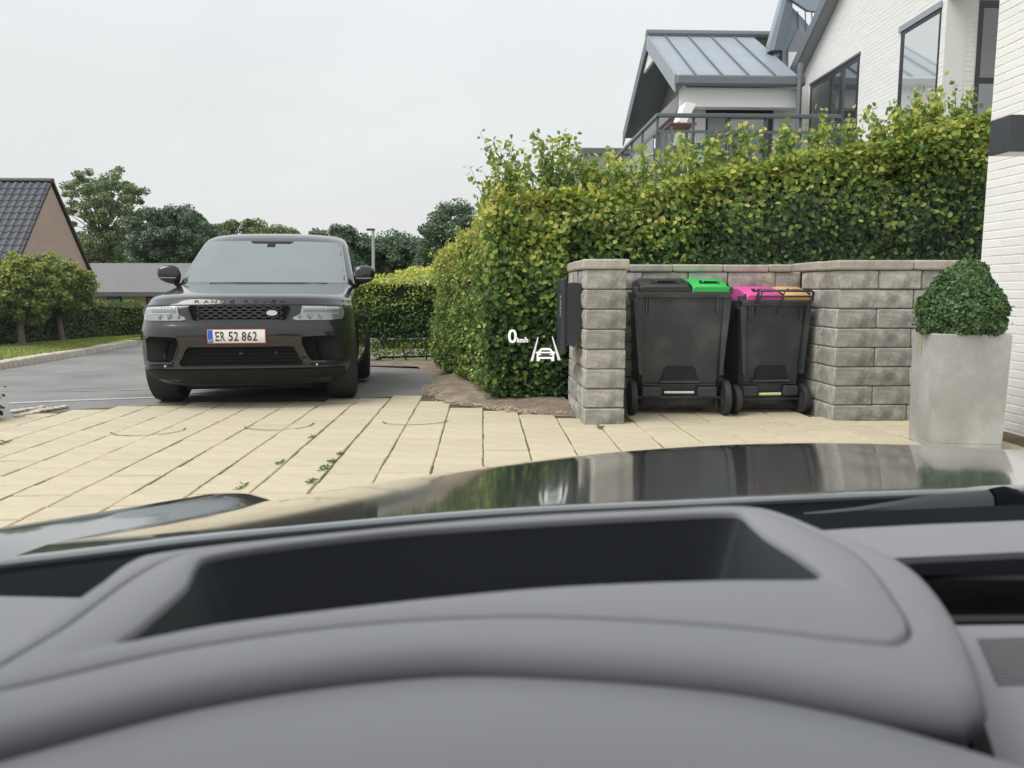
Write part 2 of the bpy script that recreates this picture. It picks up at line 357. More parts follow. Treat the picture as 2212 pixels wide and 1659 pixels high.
for k, y0, y1 in [(-7, 4.6, 6.0), (-6, 4.1, 5.2), (-4, 5.0, 7.2), (-3, 4.4, 6.2), (-3, 3.9, 4.3), (-2, 4.6, 5.0), (-5, 4.2, 4.9), (-10, 4.6, 5.6), (-8, 3.6, 4.4)]:
    n_ = 26; pts = [(k*PW+random.uniform(-.003,.003), y0+(y1-y0)*i/n_, 0) for i in range(n_+1)]
    tag(MB().grid(strip(pts, .008, -.0015)).build('moss', m_moss, drive), kind='stuff')

# soil bed under the hedges
sb_px = [(925,846.5),(962,871),(1040,880),(1130,893),(1195,897),(1240,898),(1262,905)]
soil_f = [atZ(px, py, 0) for px, py in sb_px]
rows = [[(p.x, p.y-.02, -.004) for p in soil_f], [(p.x, p.y+.05, .012+.012*random.random()) for p in soil_f],
        [(p.x, p.y+.3, .03+.03*random.random()) for p in soil_f], [(p.x*.9, p.y+.9, .07) for p in soil_f], [(p.x*.9+.2, p.y+1.8, .02) for p in soil_f]]
soil = MB().grid(rows).build('soil_bed', m_dirt, smooth='all'); tag(soil, kind='structure')
lp = [(-.40, 8.0), (-.42, 8.9), (-.55, 10), (-.78, 11.5), (-1.1, 12.95), (-2.4, 13.25), (-3.6, 13.4)]
rows = [[(x, y, gz(0, y)-.014) for x, y in lp], [(x+.2, y+.1, gz(0, y+.1)+.015) for x, y in lp], [(x+1.2, y+.4, gz(0, y+.4)+.03) for x, y in lp]]
tag(MB().grid(rows).build('soil_strip', m_dirt, smooth='all'), kind='structure')
st = MB(); st_c = []
for i in range(2200):                                    # crumbs of earth and little stones on the bed
    t = random.random(); a = soil_f[0].lerp(soil_f[-2], t); p = (a.x+random.uniform(-.1,.1), far_y(a.x)+random.uniform(0, .55))
    s = random.uniform(.003, .013); z = .014+.05*(p[1]-far_y(a.x))
    st.add([(p[0]-s,p[1]-s*.7,z),(p[0]+s,p[1]-s*.8,z),(p[0]+s*.7,p[1]+s,z),(p[0]-s,p[1]+s*.8,z),(p[0],p[1],z+s*.9)], [(0,1,4),(1,2,4),(2,3,4),(3,0,4)])
tag(st.build('soil_crumbs', M('pale_crumb', (.36, .29, .22), .9, rnd=.5), soil, fix=False), kind='stuff')

# kerb and verge across the road
kp = [atZ(px, py, -.2) for px, py in [(-420, 868), (-200, 834), (0, 801), (60, 791), (130, 778.5), (200, 766), (260, 753.5), (310, 744), (420, 728)]]
kc = catmull([(p.x, p.y) for p in kp], 46)
kerb = tag(MB().grid([[(p[0], p[1], gz(0, p[1])-.03) for p in kc], [(p[0]-.2, p[1]+.12, gz(0, p[1])-.03) for p in kc]]).build('kerb', m_kerb), kind='structure')
for i in range(len(kc)-1):
    a, b = Vector((*kc[i], 0)), Vector((*kc[i+1], 0)); d = (b-a); ln = d.length; ang = math.atan2(d.y, d.x)
    me = MB().cbox(0.008, ln-.008, 0, .2, -.06, .125+random.uniform(-.008,.008), .018).mesh('kerb_stone', smooth=False); me.materials.append(m_kerb)
    z = gz(0, a.y)-.012; o = link('kerb_stone', me, kerb); o.location = (a.x, a.y, z); o.rotation_euler = (0, 0, ang)
hp = [atZ(px, py, -.06) for px, py in [(-420, 800), (-200, 776), (0, 756), (60, 751), (130, 745), (200, 739), (260, 735.5), (310, 733), (420, 729)]]
hc = catmull([(p.x, p.y) for p in hp], 46)
vr = MB().grid([[(p[0]-.14, p[1]+.14, gz(0, p[1])+.085) for p in kc], [((p[0]*.5+q[0]*.5), (p[1]+q[1])*.5, gz(0, p[1])+.13) for p, q in zip(kc, hc)],
                [(q[0]-.2, q[1]+.4, gz(0, q[1])+.14) for q in hc], [(q[0]-1.5, q[1]+2.2, gz(0, q[1]+2)+.10) for q in hc]]).build('grass_verge', m_verge, smooth='all'); tag(vr, kind='structure')
m_blade = leafmat('grass_blade', [(0, (.24, .32, .075)), (.6, (.40, .47, .12)), (1, (.55, .54, .20))], .3)
n_ = 16000; t = rng.random(n_); u = rng.random(n_); ki = t*(len(kc)-1.01); i0 = ki.astype(int); fr = (ki-i0)[:, None]
A_ = kc[i0]*(1-fr)+kc[i0+1]*fr+np.array([-.2, .16]); B_ = hc[i0]*(1-fr)+hc[i0+1]*fr+np.array([-.2, .4]); P_ = A_*(1-u[:, None])+B_*u[:, None]
zz = np.array([gz(0, y) for y in P_[:, 1]])+.09+.06*np.minimum(1, u*2)
me = leaf_mesh('grass', np.column_stack([P_, zz+.02]), np.tile([0, -.8, .3], (n_, 1)), .07, .5, m_blade, aspect=.35)
tag(link('grass', me), 'short yellowish mown grass on the verge behind the kerb', 'grass', kind='stuff')
# ================================================================ stone wall round the bins
m_stone = M('split_stone', (.44, .425, .39), .92, var=.20, vscale=12, bump=.8, bscale=38, rnd=.22, col2=(.25, .24, .222), c2scale=7, c2lo=.44, c2hi=.64, speck=.14, sscale=140)
m_cap = M('cap_stone', (.44, .41, .355), .92, var=.18, vscale=10, bump=.4, bscale=45, rnd=.08, col2=(.36, .33, .285), c2scale=6, speck=.12, sscale=140)
m_mortar = M('wall_joint', (.10, .09, .075), .95, var=.2)
def block_mesh(seed, w, d, h, faces='f'):
    """split-faced block: rough front (-y) and optionally rough left (-x) face, eased arrises; origin at front-left-bottom"""
    r = random.Random(seed); nx, nz = 5, 3; c = .010; mb = MB()
    def face(p0, du, dv, nrm, wu, hv):
        rows = []
        for j in range(nz+1):
            row = []
            for i in range(nx+1):
                u, v = i/nx, j/nz; e = (i in (0, nx)) or (j in (0, nz))
                uu = c+(wu-2*c)*u if True else 0; vv = c+(hv-2*c)*v
                dsp = 0 if e else r.uniform(-.006, .020)
                row.append(tuple(Vector(p0)+Vector(du)*uu+Vector(dv)*vv+Vector(nrm)*dsp))
            rows.append(row)
        mb.grid(rows)
    face((0, 0, 0), (1, 0, 0), (0, 0, 1), (0, -1, 0), w, h)
    face((0, d, 0), (0, -1, 0), (0, 0, 1), (-1, 0, 0), d, h)
    q = .012
    # body with eased edges behind the faces
    V = [(0,q,c),(w,q,c),(w,d,c),(0,d,c),(0,q,h-c),(w,q,h-c),(w,d,h-c),(0,d,h-c)]
    a = [(c,0,c),(w-c,0,c),(w-c,0,h-c),(c,0,h-c)]
    mb.add([(c,0,c),(w-c,0,c),(w-c,0,h-c),(c,0,h-c), (0,q,c),(w,q,c),(w,q,h-c),(0,q,h-c), (c,q,0),(w-c,q,0),(w-c,q,h),(c,q,h), (c,d,0),(w-c,d,0),(w-c,d,h),(c,d,h), (w,d,c),(w,d,h-c),(0,d-c,c),(0,d-c,h-c)],
           [(0,1,9,8),(1,5,9),(1,2,6,5),(2,10,6),(2,3,11,10),(3,7,11),(3,0,4,7),(0,8,4),(8,9,13,12),(10,11,15,14),(9,5,16,13),(5,6,17,16),(6,10,14,17),(4,8,12,18),(7,19,15,11)])
    me = mb.mesh('stone_block', smooth=50, fix=True); me.materials.append(m_stone); return me
wall = thing('stone_wall', (2.0, 6.7, 0), 'grey split-stone block wall forming a niche around the two bins', 'wall')
c0, ch = .129, .160
_bm = {}
def block(x, y, z, wd, dp, h, seed, rot=0):
    key = (round(wd, 2), round(dp, 2), round(h, 2), seed % 5)
    if key not in _bm: _bm[key] = block_mesh(seed, wd-.004, dp-.004, h-.005)
    place('stone_block', _bm[key], (x+.002+random.uniform(-.003,.003), y+.002+random.uniform(-.004,.004), z+.0025), wall, (0, 0, rot))
XL0, XL1, YF, YB, XR0, XR1 = .815, 1.15, 6.14, 6.98, 2.91, 4.2
courses = [(-.031+ch*k) for k in range(8)]
core = MB().box(XL0+.03, XL1-.03, YF+.03, YB+.2, -.02, 1.24).box(XL1-.03, XR0+.03, YB+.03, YB+.2, -.02, 1.24).box(XR0+.03, XR1, YF+.13, YB+.2, -.02, 1.24)
core.build('joint_core', m_mortar, wall)
for ci, z in enumerate(courses):
    z0 = max(z, -.031); s = ci*37
    off = (ci % 2)*.0
    # left wing: front stretcher then two behind it
    block(XL0+random.uniform(-.004,.004), YF, z0, XL1-XL0, .46 if ci % 2 else .28, ch, s+1)
    yy = YF+(.46 if ci % 2 else .28)
    block(XL0-random.uniform(.0,.02), yy, z0, XL1-XL0, YB+.2-yy, ch, s+2)
    # niche back wall
    x = XL1; ln = [.30,.42,.36,.44,.22] if ci % 2 else [.44,.30,.42,.36,.22]
    k = 0
    while x < XR0-.02:
        wd = min(ln[k % 5], XR0-x); 
        if XR0-x-wd < .1: wd = XR0-x
        block(x, YB, z0, wd, .22, ch, s+3+k); x += wd; k += 1
    # right wing: corner block, then along the front; its left return
    yr = YF+.10
    x = XR0; k = 0; ln = [.34, .36, .36, .34] if ci % 2 else [.64, .40, .40]
    while x < XR1-.02:
        wd = min(ln[k % len(ln)], XR1-x); block(x, yr, z0, wd, .36 if k == 0 else .2, ch, s+11+k); x += wd; k += 1
    block(XR0+random.uniform(-.004,.004), yr+.36, z0, .3, YB-yr-.36, ch, s+17)
def cap(x0, x1, y0, y1, z0=1.249, h=.078):
    me = MB().cbox(0, x1-x0-.003, 0, y1-y0-.003, 0, h, .012).mesh('cap_stone', smooth=False); me.materials.append(m_cap)
    place('cap_stone', me, (x0, y0, z0+random.uniform(-.002,.002)), wall)
cap(XL0-.02, XL1+.02, YF-.02, YF+.40); cap(XL0-.03, XL1+.015, YF+.40, YB+.22)
x = XL1+.015
for ln in (.16, .40, .46, .42, .22):
    x1 = min(x+ln, XR0-.02); cap(x, x1, YB-.015, YB+.21, 1.249, .066); x = x1
cap(XR0-.02, XR0+.30, YF+.08+.36, YB+.21)
cap(XR0-.02, XR0+.62, YF+.08, YF+.08+.36)
cap(XR0+.62, XR0+1.05, YF+.08, YF+.08+.3); cap(XR0+1.05, XR1, YF+.08, YF+.08+.3)

# ---------------------------------------------------------------- letter box on the wall's end
m_anth = M('anthracite_metal', (.035, .040, .050), .42, var=.1, vscale=3, bump=.03, bscale=120)
lb = thing('letter_box', (.685, 6.45, .55), 'tall dark grey metal letter box fixed to the stone wall end', 'letter box')
pr = [(.545,1.155),(.45,1.165),(.40,1.155),(.385,1.12),(.385,.70),(.40,.66),(.47,.63),(.545,.72)]
MB().prism([(.812+(x-.545)*.8, 6.30, z-.02) for x, z in pr], (0, .34, 0)).build('case', m_anth, lb, smooth=30)
MB().cbox(.640, .685, 6.285, 6.655, .555, 1.18, .012).build('door', m_anth, lb, smooth=30)
mk = MB()
for i, z in enumerate([1.02, .985, .96, .93, .90, .87]): mk.box(.6375, .6402, 6.33+.004*(i % 3), 6.36, z, z+.018)
mk.build('name_marks', M('pale_marks', (.6,.6,.6), .6), lb)
MB().box(.805, .818, 6.38, 6.56, .80, 1.08).build('bracket', m_anth, lb)

# ---------------------------------------------------------------- wheeled bins
m_bin = M('bin_plastic', (.040, .044, .053), .42, spec=.45, var=.14, vscale=2.2, bump=.06, bscale=90, col2=(.075, .08, .085), c2scale=3.5)
m_rub = M('wheel_rubber', (.030, .031, .033), .6, var=.15)
m_green = M('green_lid', (.035, .44, .095), .42, var=.08, vscale=9); m_pink = M('pink_lid', (.62, .085, .32), .45, var=.08); m_oran = M('orange_lid', (.60, .36, .16), .45, var=.1)
m_blackl = M('black_lid', (.028, .029, .032), .40, var=.1); m_alu = M('axle_steel', (.75, .76, .74), .28, metal=.6); m_lime = M('reflective_bar', (.72, .78, .42), .35)
def bin_(loc, W, D, Hh, lab, colA, colB, split, bar, rz, handles, zl, wheel_r):
    """two-compartment wheelie bin seen from its wheel side; local: x across, y away, z up, origin on the ground at the axle middle"""
    t = thing('wheelie_bin', loc, lab, 'bin', 'wheelie bins in the stone niche'); t.rotation_euler = (0, 0, rz)
    ORG[t.name] = Vector((0, 0, 0)); hw = W/2; bw = hw*.85
    zb, zt = .20, zl-.05
    rows = []
    for z, k, y0, y1 in [(.07, .90, .16, D*.80), (.10, .93, .14, D*.82), (zb, .94, .11, D*.85), (.32, .955, .085, D*.87), (zt-.12, 1.0, .035, D*.97), (zt, 1.02, .03, D*.985)]:
        a = bw*k if z < zt-.2 else bw*k*1.02; c = .035
        a = bw+(hw-bw)*.55*(z-zb)/(zt-zb) if z > zb else bw*k/.94*.97
        rows.append([(-a+c, y0, z), (a-c, y0, z), (a, y0+c, z), (a, y1-c, z), (a-c, y1, z), (-a+c, y1, z), (-a, y1-c, z), (-a, y0+c, z)])
    mb = MB().grid(rows, True); mb.f.append(tuple(range(7, -1, -1))); n0 = len(rows)*8-8; mb.f.append(tuple(range(n0, n0+8)))
    mb.build('body', m_bin, t, smooth=40)
    # rim collar
    r = MB().cbox(-hw*.98, hw*.98, .0, D*1.0, zt-.03, zt+.018, .008); r.build('rim', m_bin, t)
    MB().box(-hw*.96, hw*.96, -.004, .001, zt+.002, zt+.014).build('rim_edge', M('lighter_plastic', (.13,.13,.14), .35), t)  # thin strip of lighter plastic along the rim
    # corner ribs under the rim and side grip straps
    for x in (-.74*hw, -.68*hw, .70*hw): MB().box(x-.006, x+.006, .012, .07, zt-.16, zt-.03).build('rib', m_bin, t)
    for s in (-1, 1):
        MB().prism([(s*hw*.84, .02, zt-.03), (s*hw*1.0, .02, zt-.03), (s*hw*.98, .02, zt-.13), (s*hw*.86, .02, .36), (s*hw*.80, .02, .36)], (0, .07, 0)).build('corner_post', m_bin, t)
        MB().box(s*hw*.99-.015, s*hw*.99+.015, .05, .20, zt-.06, zt-.02).build('side_lug', m_bin, t)
    # step recess: a raised black slab paints its shade
    MB().prism([(-.155,.062,.30),(.155,.062,.30),(.135,.062,.40),(.11,.062,.425),(-.11,.062,.425),(-.135,.062,.40)], (0, .03, 0)).build('step_recess', M('recess_shade', (.008,.008,.010), .7), t)
    MB().prism([(-.17,.05,.285),(.17,.05,.285),(.17,.05,.305),(-.17,.05,.305)], (0, .05, 0)).build('step', m_bin, t)
    MB().box(-bw*.86, bw*.86, .07, .10, .262, .272).build('seam_edge', m_bin, t)
    for s in (-1, 1): MB().cbox(s*.29*W-.105*W, s*.29*W+.105*W, .055, .16, .16, .25, .01).build('axle_bracket', m_bin, t)
    MB().tube([(-hw*1.02, .09, wheel_r), (hw*1.02, .09, wheel_r)], .011, 8).build('axle', m_bin, t)
    MB().tube([(-.155*W, .077, wheel_r+.045), (.155*W, .077, wheel_r+.045)], .0125, 8).build('tread_bar', bar, t)
    for s in (-1, 1):
        wc = (s*(hw*.97), .10, wheel_r)
        wo = MB().lathe([(wheel_r*.62,-.028),(wheel_r*.9,-.03),(wheel_r*.985,-.022),(wheel_r,-.008),(wheel_r,.008),(wheel_r*.985,.022),(wheel_r*.9,.03),(wheel_r*.62,.028)], wc, 'x', 32).build('wheel', m_rub, t, smooth=30)
        MB().lathe([(.03,-.034),(wheel_r*.62,-.026),(wheel_r*.62,.026),(.03,.034)], wc, 'x', 20).build('hub', m_bin, wo, smooth=30)
    # lids: two leaves side by side, arched across
    def lid(x0, x1, col, name):
        rows = []
        for y, z in [(-.015, zt+.018), (-.02, zt+.058), (0, zt+.075), (.10, zt+.115), (.3*D, zt+.135), (.7*D, zt+.125), (D*1.0, zt+.07), (D*1.02, zt+.02)]:
            e = .022 if z > zt+.07 else .0
            rows.append([(x0, y, zt+.018 if y > 0 else z), (x0+.004, y, max(z-.02, zt+.018)), (x0+.03, y, z), (x1-.03, y, z), (x1-.004, y, max(z-.02, zt+.018)), (x1, y, zt+.018 if y > 0 else z)])
        o = MB().grid(rows).build(name, col, t, smooth=40)
        xm = (x0+x1)/2; h2 = (x1-x0)*.27
        MB().prism([(xm-h2,.03,zt+.0885),(xm+h2,.03,zt+.0885),(xm+h2*.95,.085,zt+.1125),(xm-h2*.95,.085,zt+.1125)], (0, -.002, .003)).build('grip_hollow', M('hollow_shade', (.006,.006,.007), .7), o)  # thin black slab paints the shade of a grip hollow
        MB().tube([(xm-h2*.62, .048, zt+.098), (xm-h2*.55, .05, zt+.112), (xm+h2*.75, .05, zt+.112), (xm+h2*.8, .048, zt+.098)], .010, 6).build('grip', col, o)
        return o
    xm = -hw*.9+split*1.8*hw*.98
    lid(-hw*.90, xm-.003, colA, 'lid'); lid(xm+.003, hw*.92, colB, 'lid')
    for s in (-1, 1): MB().cbox(s*hw*.95-.03, s*hw*.95+.03, .0, .06, zt+.0, zt+.06, .01).build('hinge', m_bin, t)
    if handles:
        MB().tube([(-hw*.62, .0, zt+.0), (-hw*.60, -.05, zt+.085), (-hw*.52, -.055, zt+.10), (hw*.86, -.055, zt+.095), (hw*.93, -.05, zt+.08), (hw*.95, .0, zt)], .012, 6).build('handle', m_bin, t, smooth=60)
        MB().tube([(-hw*.60, -.05, zt+.05), (hw*.93, -.05, zt+.05)], .009, 6).build('handle', m_bin, t)
        for x in (-.5*hw, .12*hw): MB().tube([(x, -.05, zt+.09), (x-.01, .0, zt-.02), (x-.02, .03, zt-.10)], .006, 5).build('handle_stay', m_bin, t)
    return t
bin_((1.70, 6.50, 0), .83, .72, 1.12, 'larger dark wheelie bin with black and bright green split lid', m_blackl, m_green, .60, m_alu, R(-3), False, 1.10, .155)
bin_((2.53, 6.55, 0), .64, .66, 1.05, 'smaller dark wheelie bin with pink and orange split lid', m_pink, m_oran, .60, m_lime, R(4), True, 1.03, .13)

# ---------------------------------------------------------------- planter with clipped box
m_conc = M('planter_concrete', (.365, .365, .355), .85, var=.14, vscale=4, bump=.15, bscale=60, col2=(.455, .46, .45), c2scale=3.2, speck=.07, sscale=160)
pl = thing('concrete_planter', (3.30, 5.2, 0), 'square pale concrete planter with rust streak beside the white wall', 'planter')
pl.rotation_euler = (0, 0, R(-11)); ORG[pl.name] = Vector()
mb = MB(); a, b, hP = .218, .230, .79
mb.grid([[(s1*r_, s2*r_, z) for s1, s2 in ((-1,-1),(1,-1),(1,1),(-1,1))] for r_, z in [(a, 0), (a, .05), (a+.002, .052), (b, hP-.008), (b-.006, hP), (b-.03, hP), (b-.032, hP-.05)]], True)
n_ = len(mb.v); mb.f.append((n_-4, n_-3, n_-2, n_-1)); mb.build('tub', m_conc, pl)
MB().add([(-.19, -b-.0012, hP-.012), (-.165, -b-.0012, hP-.012), (-.172, -b+.001, hP-.11), (-.183, -b+.001, hP-.11)], [(0,1,2,3)])
m_rust = M('rust_streak', (.42, .31, .15), .9, var=.3, vscale=60, col2=(.47,.45,.40), c2scale=40)
MB().prism([(-b-.0015, .08, hP-.012), (-b-.0015, .03, hP-.012), (-b+.0002, .045, hP-.13), (-b+.0006, .06, hP-.17)], (-.0015, 0, 0)).build('rust_streak', m_rust, pl)
bx = thing('boxwood', (3.30, 5.2, .79), 'dark green clipped box shrub growing in the concrete planter', 'shrub')
m_box = leafmat('box_leaf', [(0, (.045, .095, .035)), (.5, (.085, .17, .058)), (.85, (.15, .25, .09)), (1, (.22, .32, .12))], .25, rough=.4)
n_ = 17000; u = rng.random(n_)*2*math.pi; zt_ = rng.random(n_)**.9; prof = np.interp(zt_, [0, .12, .35, .6, .8, .92, 1], [.235, .275, .280, .225, .145, .085, .015])
rr = prof*(1-np.abs(rng.normal(0, .10, n_)))*(1+.10*vnoise(np.column_stack([np.cos(u)*2, np.sin(u)*2, zt_*3]), 4, 1.6))+np.where(rng.random(n_) < .04, rng.random(n_)*.03, 0); px_ = np.column_stack([3.30+rr*np.cos(u), 5.2+rr*np.sin(u), .775+zt_*.52])
px_ += (vnoise(px_, 3, 9)*.018+vnoise(px_, 8, 23)*.010)[:, None]*np.column_stack([np.cos(u), np.sin(u), .4*np.ones(n_)])
me = leaf_mesh('foliage', px_-np.array([3.30, 5.2, .79]), np.column_stack([np.cos(u), np.sin(u), .3+zt_]), .026, .7, m_box, .7)
tag(link('foliage', me, bx), kind='stuff')
rows = []
for zt, pr_ in [(0,.19),(.15,.22),(.4,.215),(.65,.165),(.85,.07),(.97,.01)]: rows.append([(3.30+pr_*math.cos(k*math.pi/8), 5.2+pr_*math.sin(k*math.pi/8), .775+zt*.50) for k in range(16)])
MB().grid(rows, True).build('dark_box_core', M('dark_core_green', (.02, .035, .014), .9, var=.4, vscale=60), bx)  # solid near-black core paints the shade inside the shrub
# ================================================================ hedges
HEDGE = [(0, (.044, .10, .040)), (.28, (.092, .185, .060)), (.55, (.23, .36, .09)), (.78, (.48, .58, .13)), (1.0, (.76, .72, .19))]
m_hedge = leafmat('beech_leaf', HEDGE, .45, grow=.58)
m_hedge_lo = leafmat('low_hedge_leaf', HEDGE, .40, grow=.75)
m_side = leafmat('side_hedge_leaf', [(0, (.10, .18, .05)), (.3, (.22, .32, .08)), (.6, (.42, .49, .12)), (.85, (.62, .61, .15)), (1, (.78, .66, .17))], .35, grow=.50)
m_core = M('hedge_inside', (.018, .030, .012), .95, var=.4, vscale=30)  # solid core in near-black green paints the shade between the leaves
m_twig = M('twig_bark', (.17, .13, .09), .85, var=.25, vscale=30)
def hedge(name, label, faces, mat, dens, size, core, shoots=(), depth=.10, cat='hedge', base=None, stems=(), young_h=.7):
    t = thing(name, base, label, cat); C, Nn, Yg = [], [], []
    for (a, b, c, d, n) in faces:                     # patch corners a-b along the bottom, d-c along the top
        a, b, c, d, n = (np.array(q, float) for q in (a, b, c, d, n)); n /= np.linalg.norm(n)
        ar = (np.linalg.norm(b-a)+np.linalg.norm(c-d))/2*(np.linalg.norm(d-a)+np.linalg.norm(c-b))/2; k = int(ar*dens)
        u, v = rng.random(k)[:, None], rng.random(k)[:, None]
        p = (a*(1-u)+b*u)*(1-v)+(d*(1-u)+c*u)*v
        p = p+n*(vnoise(p, 1, 2.0)*.075+vnoise(p, 5, 5.0)*.055-np.abs(rng.normal(0, depth, k)))[:, None]+rng.normal(0, .02, (k, 3))
        C.append(p); Nn.append(np.tile(n+np.array([0, 0, .35]), (k, 1)))
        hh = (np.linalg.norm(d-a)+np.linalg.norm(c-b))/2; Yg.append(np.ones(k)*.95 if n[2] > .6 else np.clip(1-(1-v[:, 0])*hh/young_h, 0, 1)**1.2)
    sh_mb = MB()
    for (p0, p1, k, bend) in shoots:
        p0, p1 = np.array(p0, float), np.array(p1, float); s = np.linspace(0, 1, 7)[:, None]
        path = p0+(p1-p0)*s+np.array(bend)*(s*s*(1-s*.3)); sh_mb.tube([tuple(q) for q in path], [.006-.0045*i/6 for i in range(7)], 5)
        tt = rng.random(k)**.8; idx = tt*5.99; i0 = idx.astype(int); q = path[i0]+(path[i0+1]-path[i0])*(idx-i0)[:, None]+rng.normal(0, .035, (k, 3))
        C.append(q); Nn.append(rng.normal(0, 1, (k, 3))+np.array([0, -.4, .5])); Yg.append(np.full(k, .75))
    C, Nn = np.vstack(C), np.vstack(Nn)
    me = leaf_mesh('foliage', C-np.array(base), Nn, size, .75, mat, .68, young=np.concatenate(Yg)); tag(link('foliage', me, t), kind='stuff')
    if sh_mb.v: tag(sh_mb.build('shoots', m_twig, t), kind='stuff')
    for pts, r0 in stems: MB().tube(pts, [r0, r0*.8, r0*.5][:len(pts)] if len(pts) <= 3 else r0, 6).build('stem', m_twig, t)
    if core: core.build('dark_core', m_core, t)
    return t
# tall hedge behind the stone wall; dense top follows the photographed profile
YH = 7.32
top_px = [(1065, 440), (1150, 415), (1240, 392), (1370, 398), (1500, 368), (1640, 338), (1760, 322), (1900, 300), (2000, 272), (2110, 245)]
TP = [atY(px, py, YH+.25) for px, py in top_px]; xa = .04
fcs = []; core = MB()
for a, b in zip(TP[:-1], TP[1:]):
    x0, x1 = max(a.x, xa), b.x
    fcs.append(((x0, YH, .16), (x1, YH, .16), (x1, YH+.04, b.z-.05), (x0, YH+.04, a.z-.05), (0, -1, .05)))
    fcs.append(((x0, YH+.02, a.z-.07), (x1, YH+.02, b.z-.07), (x1, YH+.75, b.z+.02), (x0, YH+.75, a.z+.0), (0, -.35, 1)))
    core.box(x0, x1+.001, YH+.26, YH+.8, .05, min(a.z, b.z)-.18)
fcs.append(((.04, 7.27, .08), (.80, 7.24, .08), (.80, 7.27, 1.75), (.06, 7.30, 1.9), (0, -1, .05)))
zl_ = TP[-1].z; fcs.append(((TP[-1].x-.05, YH, .2), (5.1, YH, .2), (5.1, YH+.04, zl_+.08), (TP[-1].x-.05, YH+.04, zl_-.05), (0, -1, 0)))
fcs.append(((xa, YH+.75, .12), (xa-.02, YH, .12), (xa, YH, TP[0].z-.05), (xa+.02, YH+.75, TP[0].z), (-1, 0, .1)))
sh = []
for i in range(170):
    k = random.uniform(0, len(TP)-1.01); i0 = int(k); p = TP[i0].lerp(TP[i0+1], k-i0); y = YH+random.uniform(.05, .6)
    h_ = random.uniform(.08, .42)*(1.25 if p.x < .9 else .85)
    sh.append(((p.x, y, p.z-.1), (p.x+random.uniform(-.14, .10), y+random.uniform(-.1, .1), p.z+h_), int(14+h_*60), (random.uniform(-.12, .06), 0, -.02)))
for px, py, bx_, k in [(1044, 285, -.25, 34), (1075, 300, -.15, 34), (1100, 300, .0, 60), (1022, 362, -.2, 26), (1170, 335, .02, 44), (1190, 300, .05, 30), (1130, 350, -.05, 70), (1085, 390, -.05, 80), (1150, 380, 0, 80), (1205, 360, 0, 60), (1215, 372, .03, 60), (1060, 400, 0, 70), (1048, 420, 0, 60), (1110, 372, 0, 90), (1180, 365, 0, 80), (1265, 350, 0, 40), (2060, 172, 0, 26), (1985, 182, 0, 28), (1850, 245, .05, 20), (1830, 255, 0, 18), (1975, 205, 0, 40), (2105, 215, 0, 50), (2080, 225, 0, 50), (2020, 235, 0, 50), (1930, 240, 0, 50), (1600, 275, 0, 40), (1700, 270, 0, 40), (1750, 280, 0, 40), (1490, 310, 0, 40), (1560, 295, 0, 40)]:
    p = atY(px, py, YH+.3); sh.append(((p.x-bx_*.9+random.uniform(.02, .1), YH+.3, p.z-.62), (p.x, YH+.28, p.z), k, (bx_*.2, 0, 0)))
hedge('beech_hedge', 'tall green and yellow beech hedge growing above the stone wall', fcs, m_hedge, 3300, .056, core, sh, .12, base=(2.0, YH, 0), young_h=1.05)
# side hedge running back along the road, yellowish and lower
pts = [(.06, 7.25), (-.12, 8.2), (-.36, 9.6), (-.62, 11.2), (-.88, 12.8)]
tops = [1.93, 1.78, 1.66, 1.58, 1.54]
fcs = []; core = MB()
for (a, b), (ta, tb) in zip(zip(pts[:-1], pts[1:]), zip(tops[:-1], tops[1:])):
    ga, gb = gz(0, a[1])+.15, gz(0, b[1])+.15
    fcs.append(((b[0], b[1], gb), (a[0], a[1], ga), (a[0]+.08, a[1], ta), (b[0]+.08, b[1], tb), (-1, -.25, .1)))
    fcs.append(((b[0]+.05, b[1], tb), (a[0]+.05, a[1], ta), (a[0]+.7, a[1]+.1, ta+.1), (b[0]+.7, b[1]+.1, tb+.1), (-.3, 0, 1)))
    a = (a[0], max(a[1], 7.45))
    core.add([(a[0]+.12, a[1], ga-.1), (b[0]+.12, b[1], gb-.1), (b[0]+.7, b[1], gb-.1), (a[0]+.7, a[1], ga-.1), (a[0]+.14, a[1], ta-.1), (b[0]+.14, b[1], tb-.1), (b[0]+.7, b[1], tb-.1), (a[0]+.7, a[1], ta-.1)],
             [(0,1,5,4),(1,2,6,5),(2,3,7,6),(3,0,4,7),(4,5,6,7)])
sh = []
for i in range(46):
    k = random.random()**1.6*3.99; i0 = int(k); f = k-i0; x = pts[i0][0]*(1-f)+pts[i0+1][0]*f+random.uniform(.02, .5); y = pts[i0][1]*(1-f)+pts[i0+1][1]*f; z = tops[i0]*(1-f)+tops[i0+1]*f
    sh.append(((x, y, z-.1), (x+random.uniform(-.1, .06), y, z+random.uniform(.06, .26)), 16, (-.02, 0, 0)))
st = []
hedge('hornbeam_hedge', 'lower yellow-green hedge running back along the soil strip from the wall', fcs, m_side, 2700, .046, core, sh, .08, base=(-.1, 9, 0))
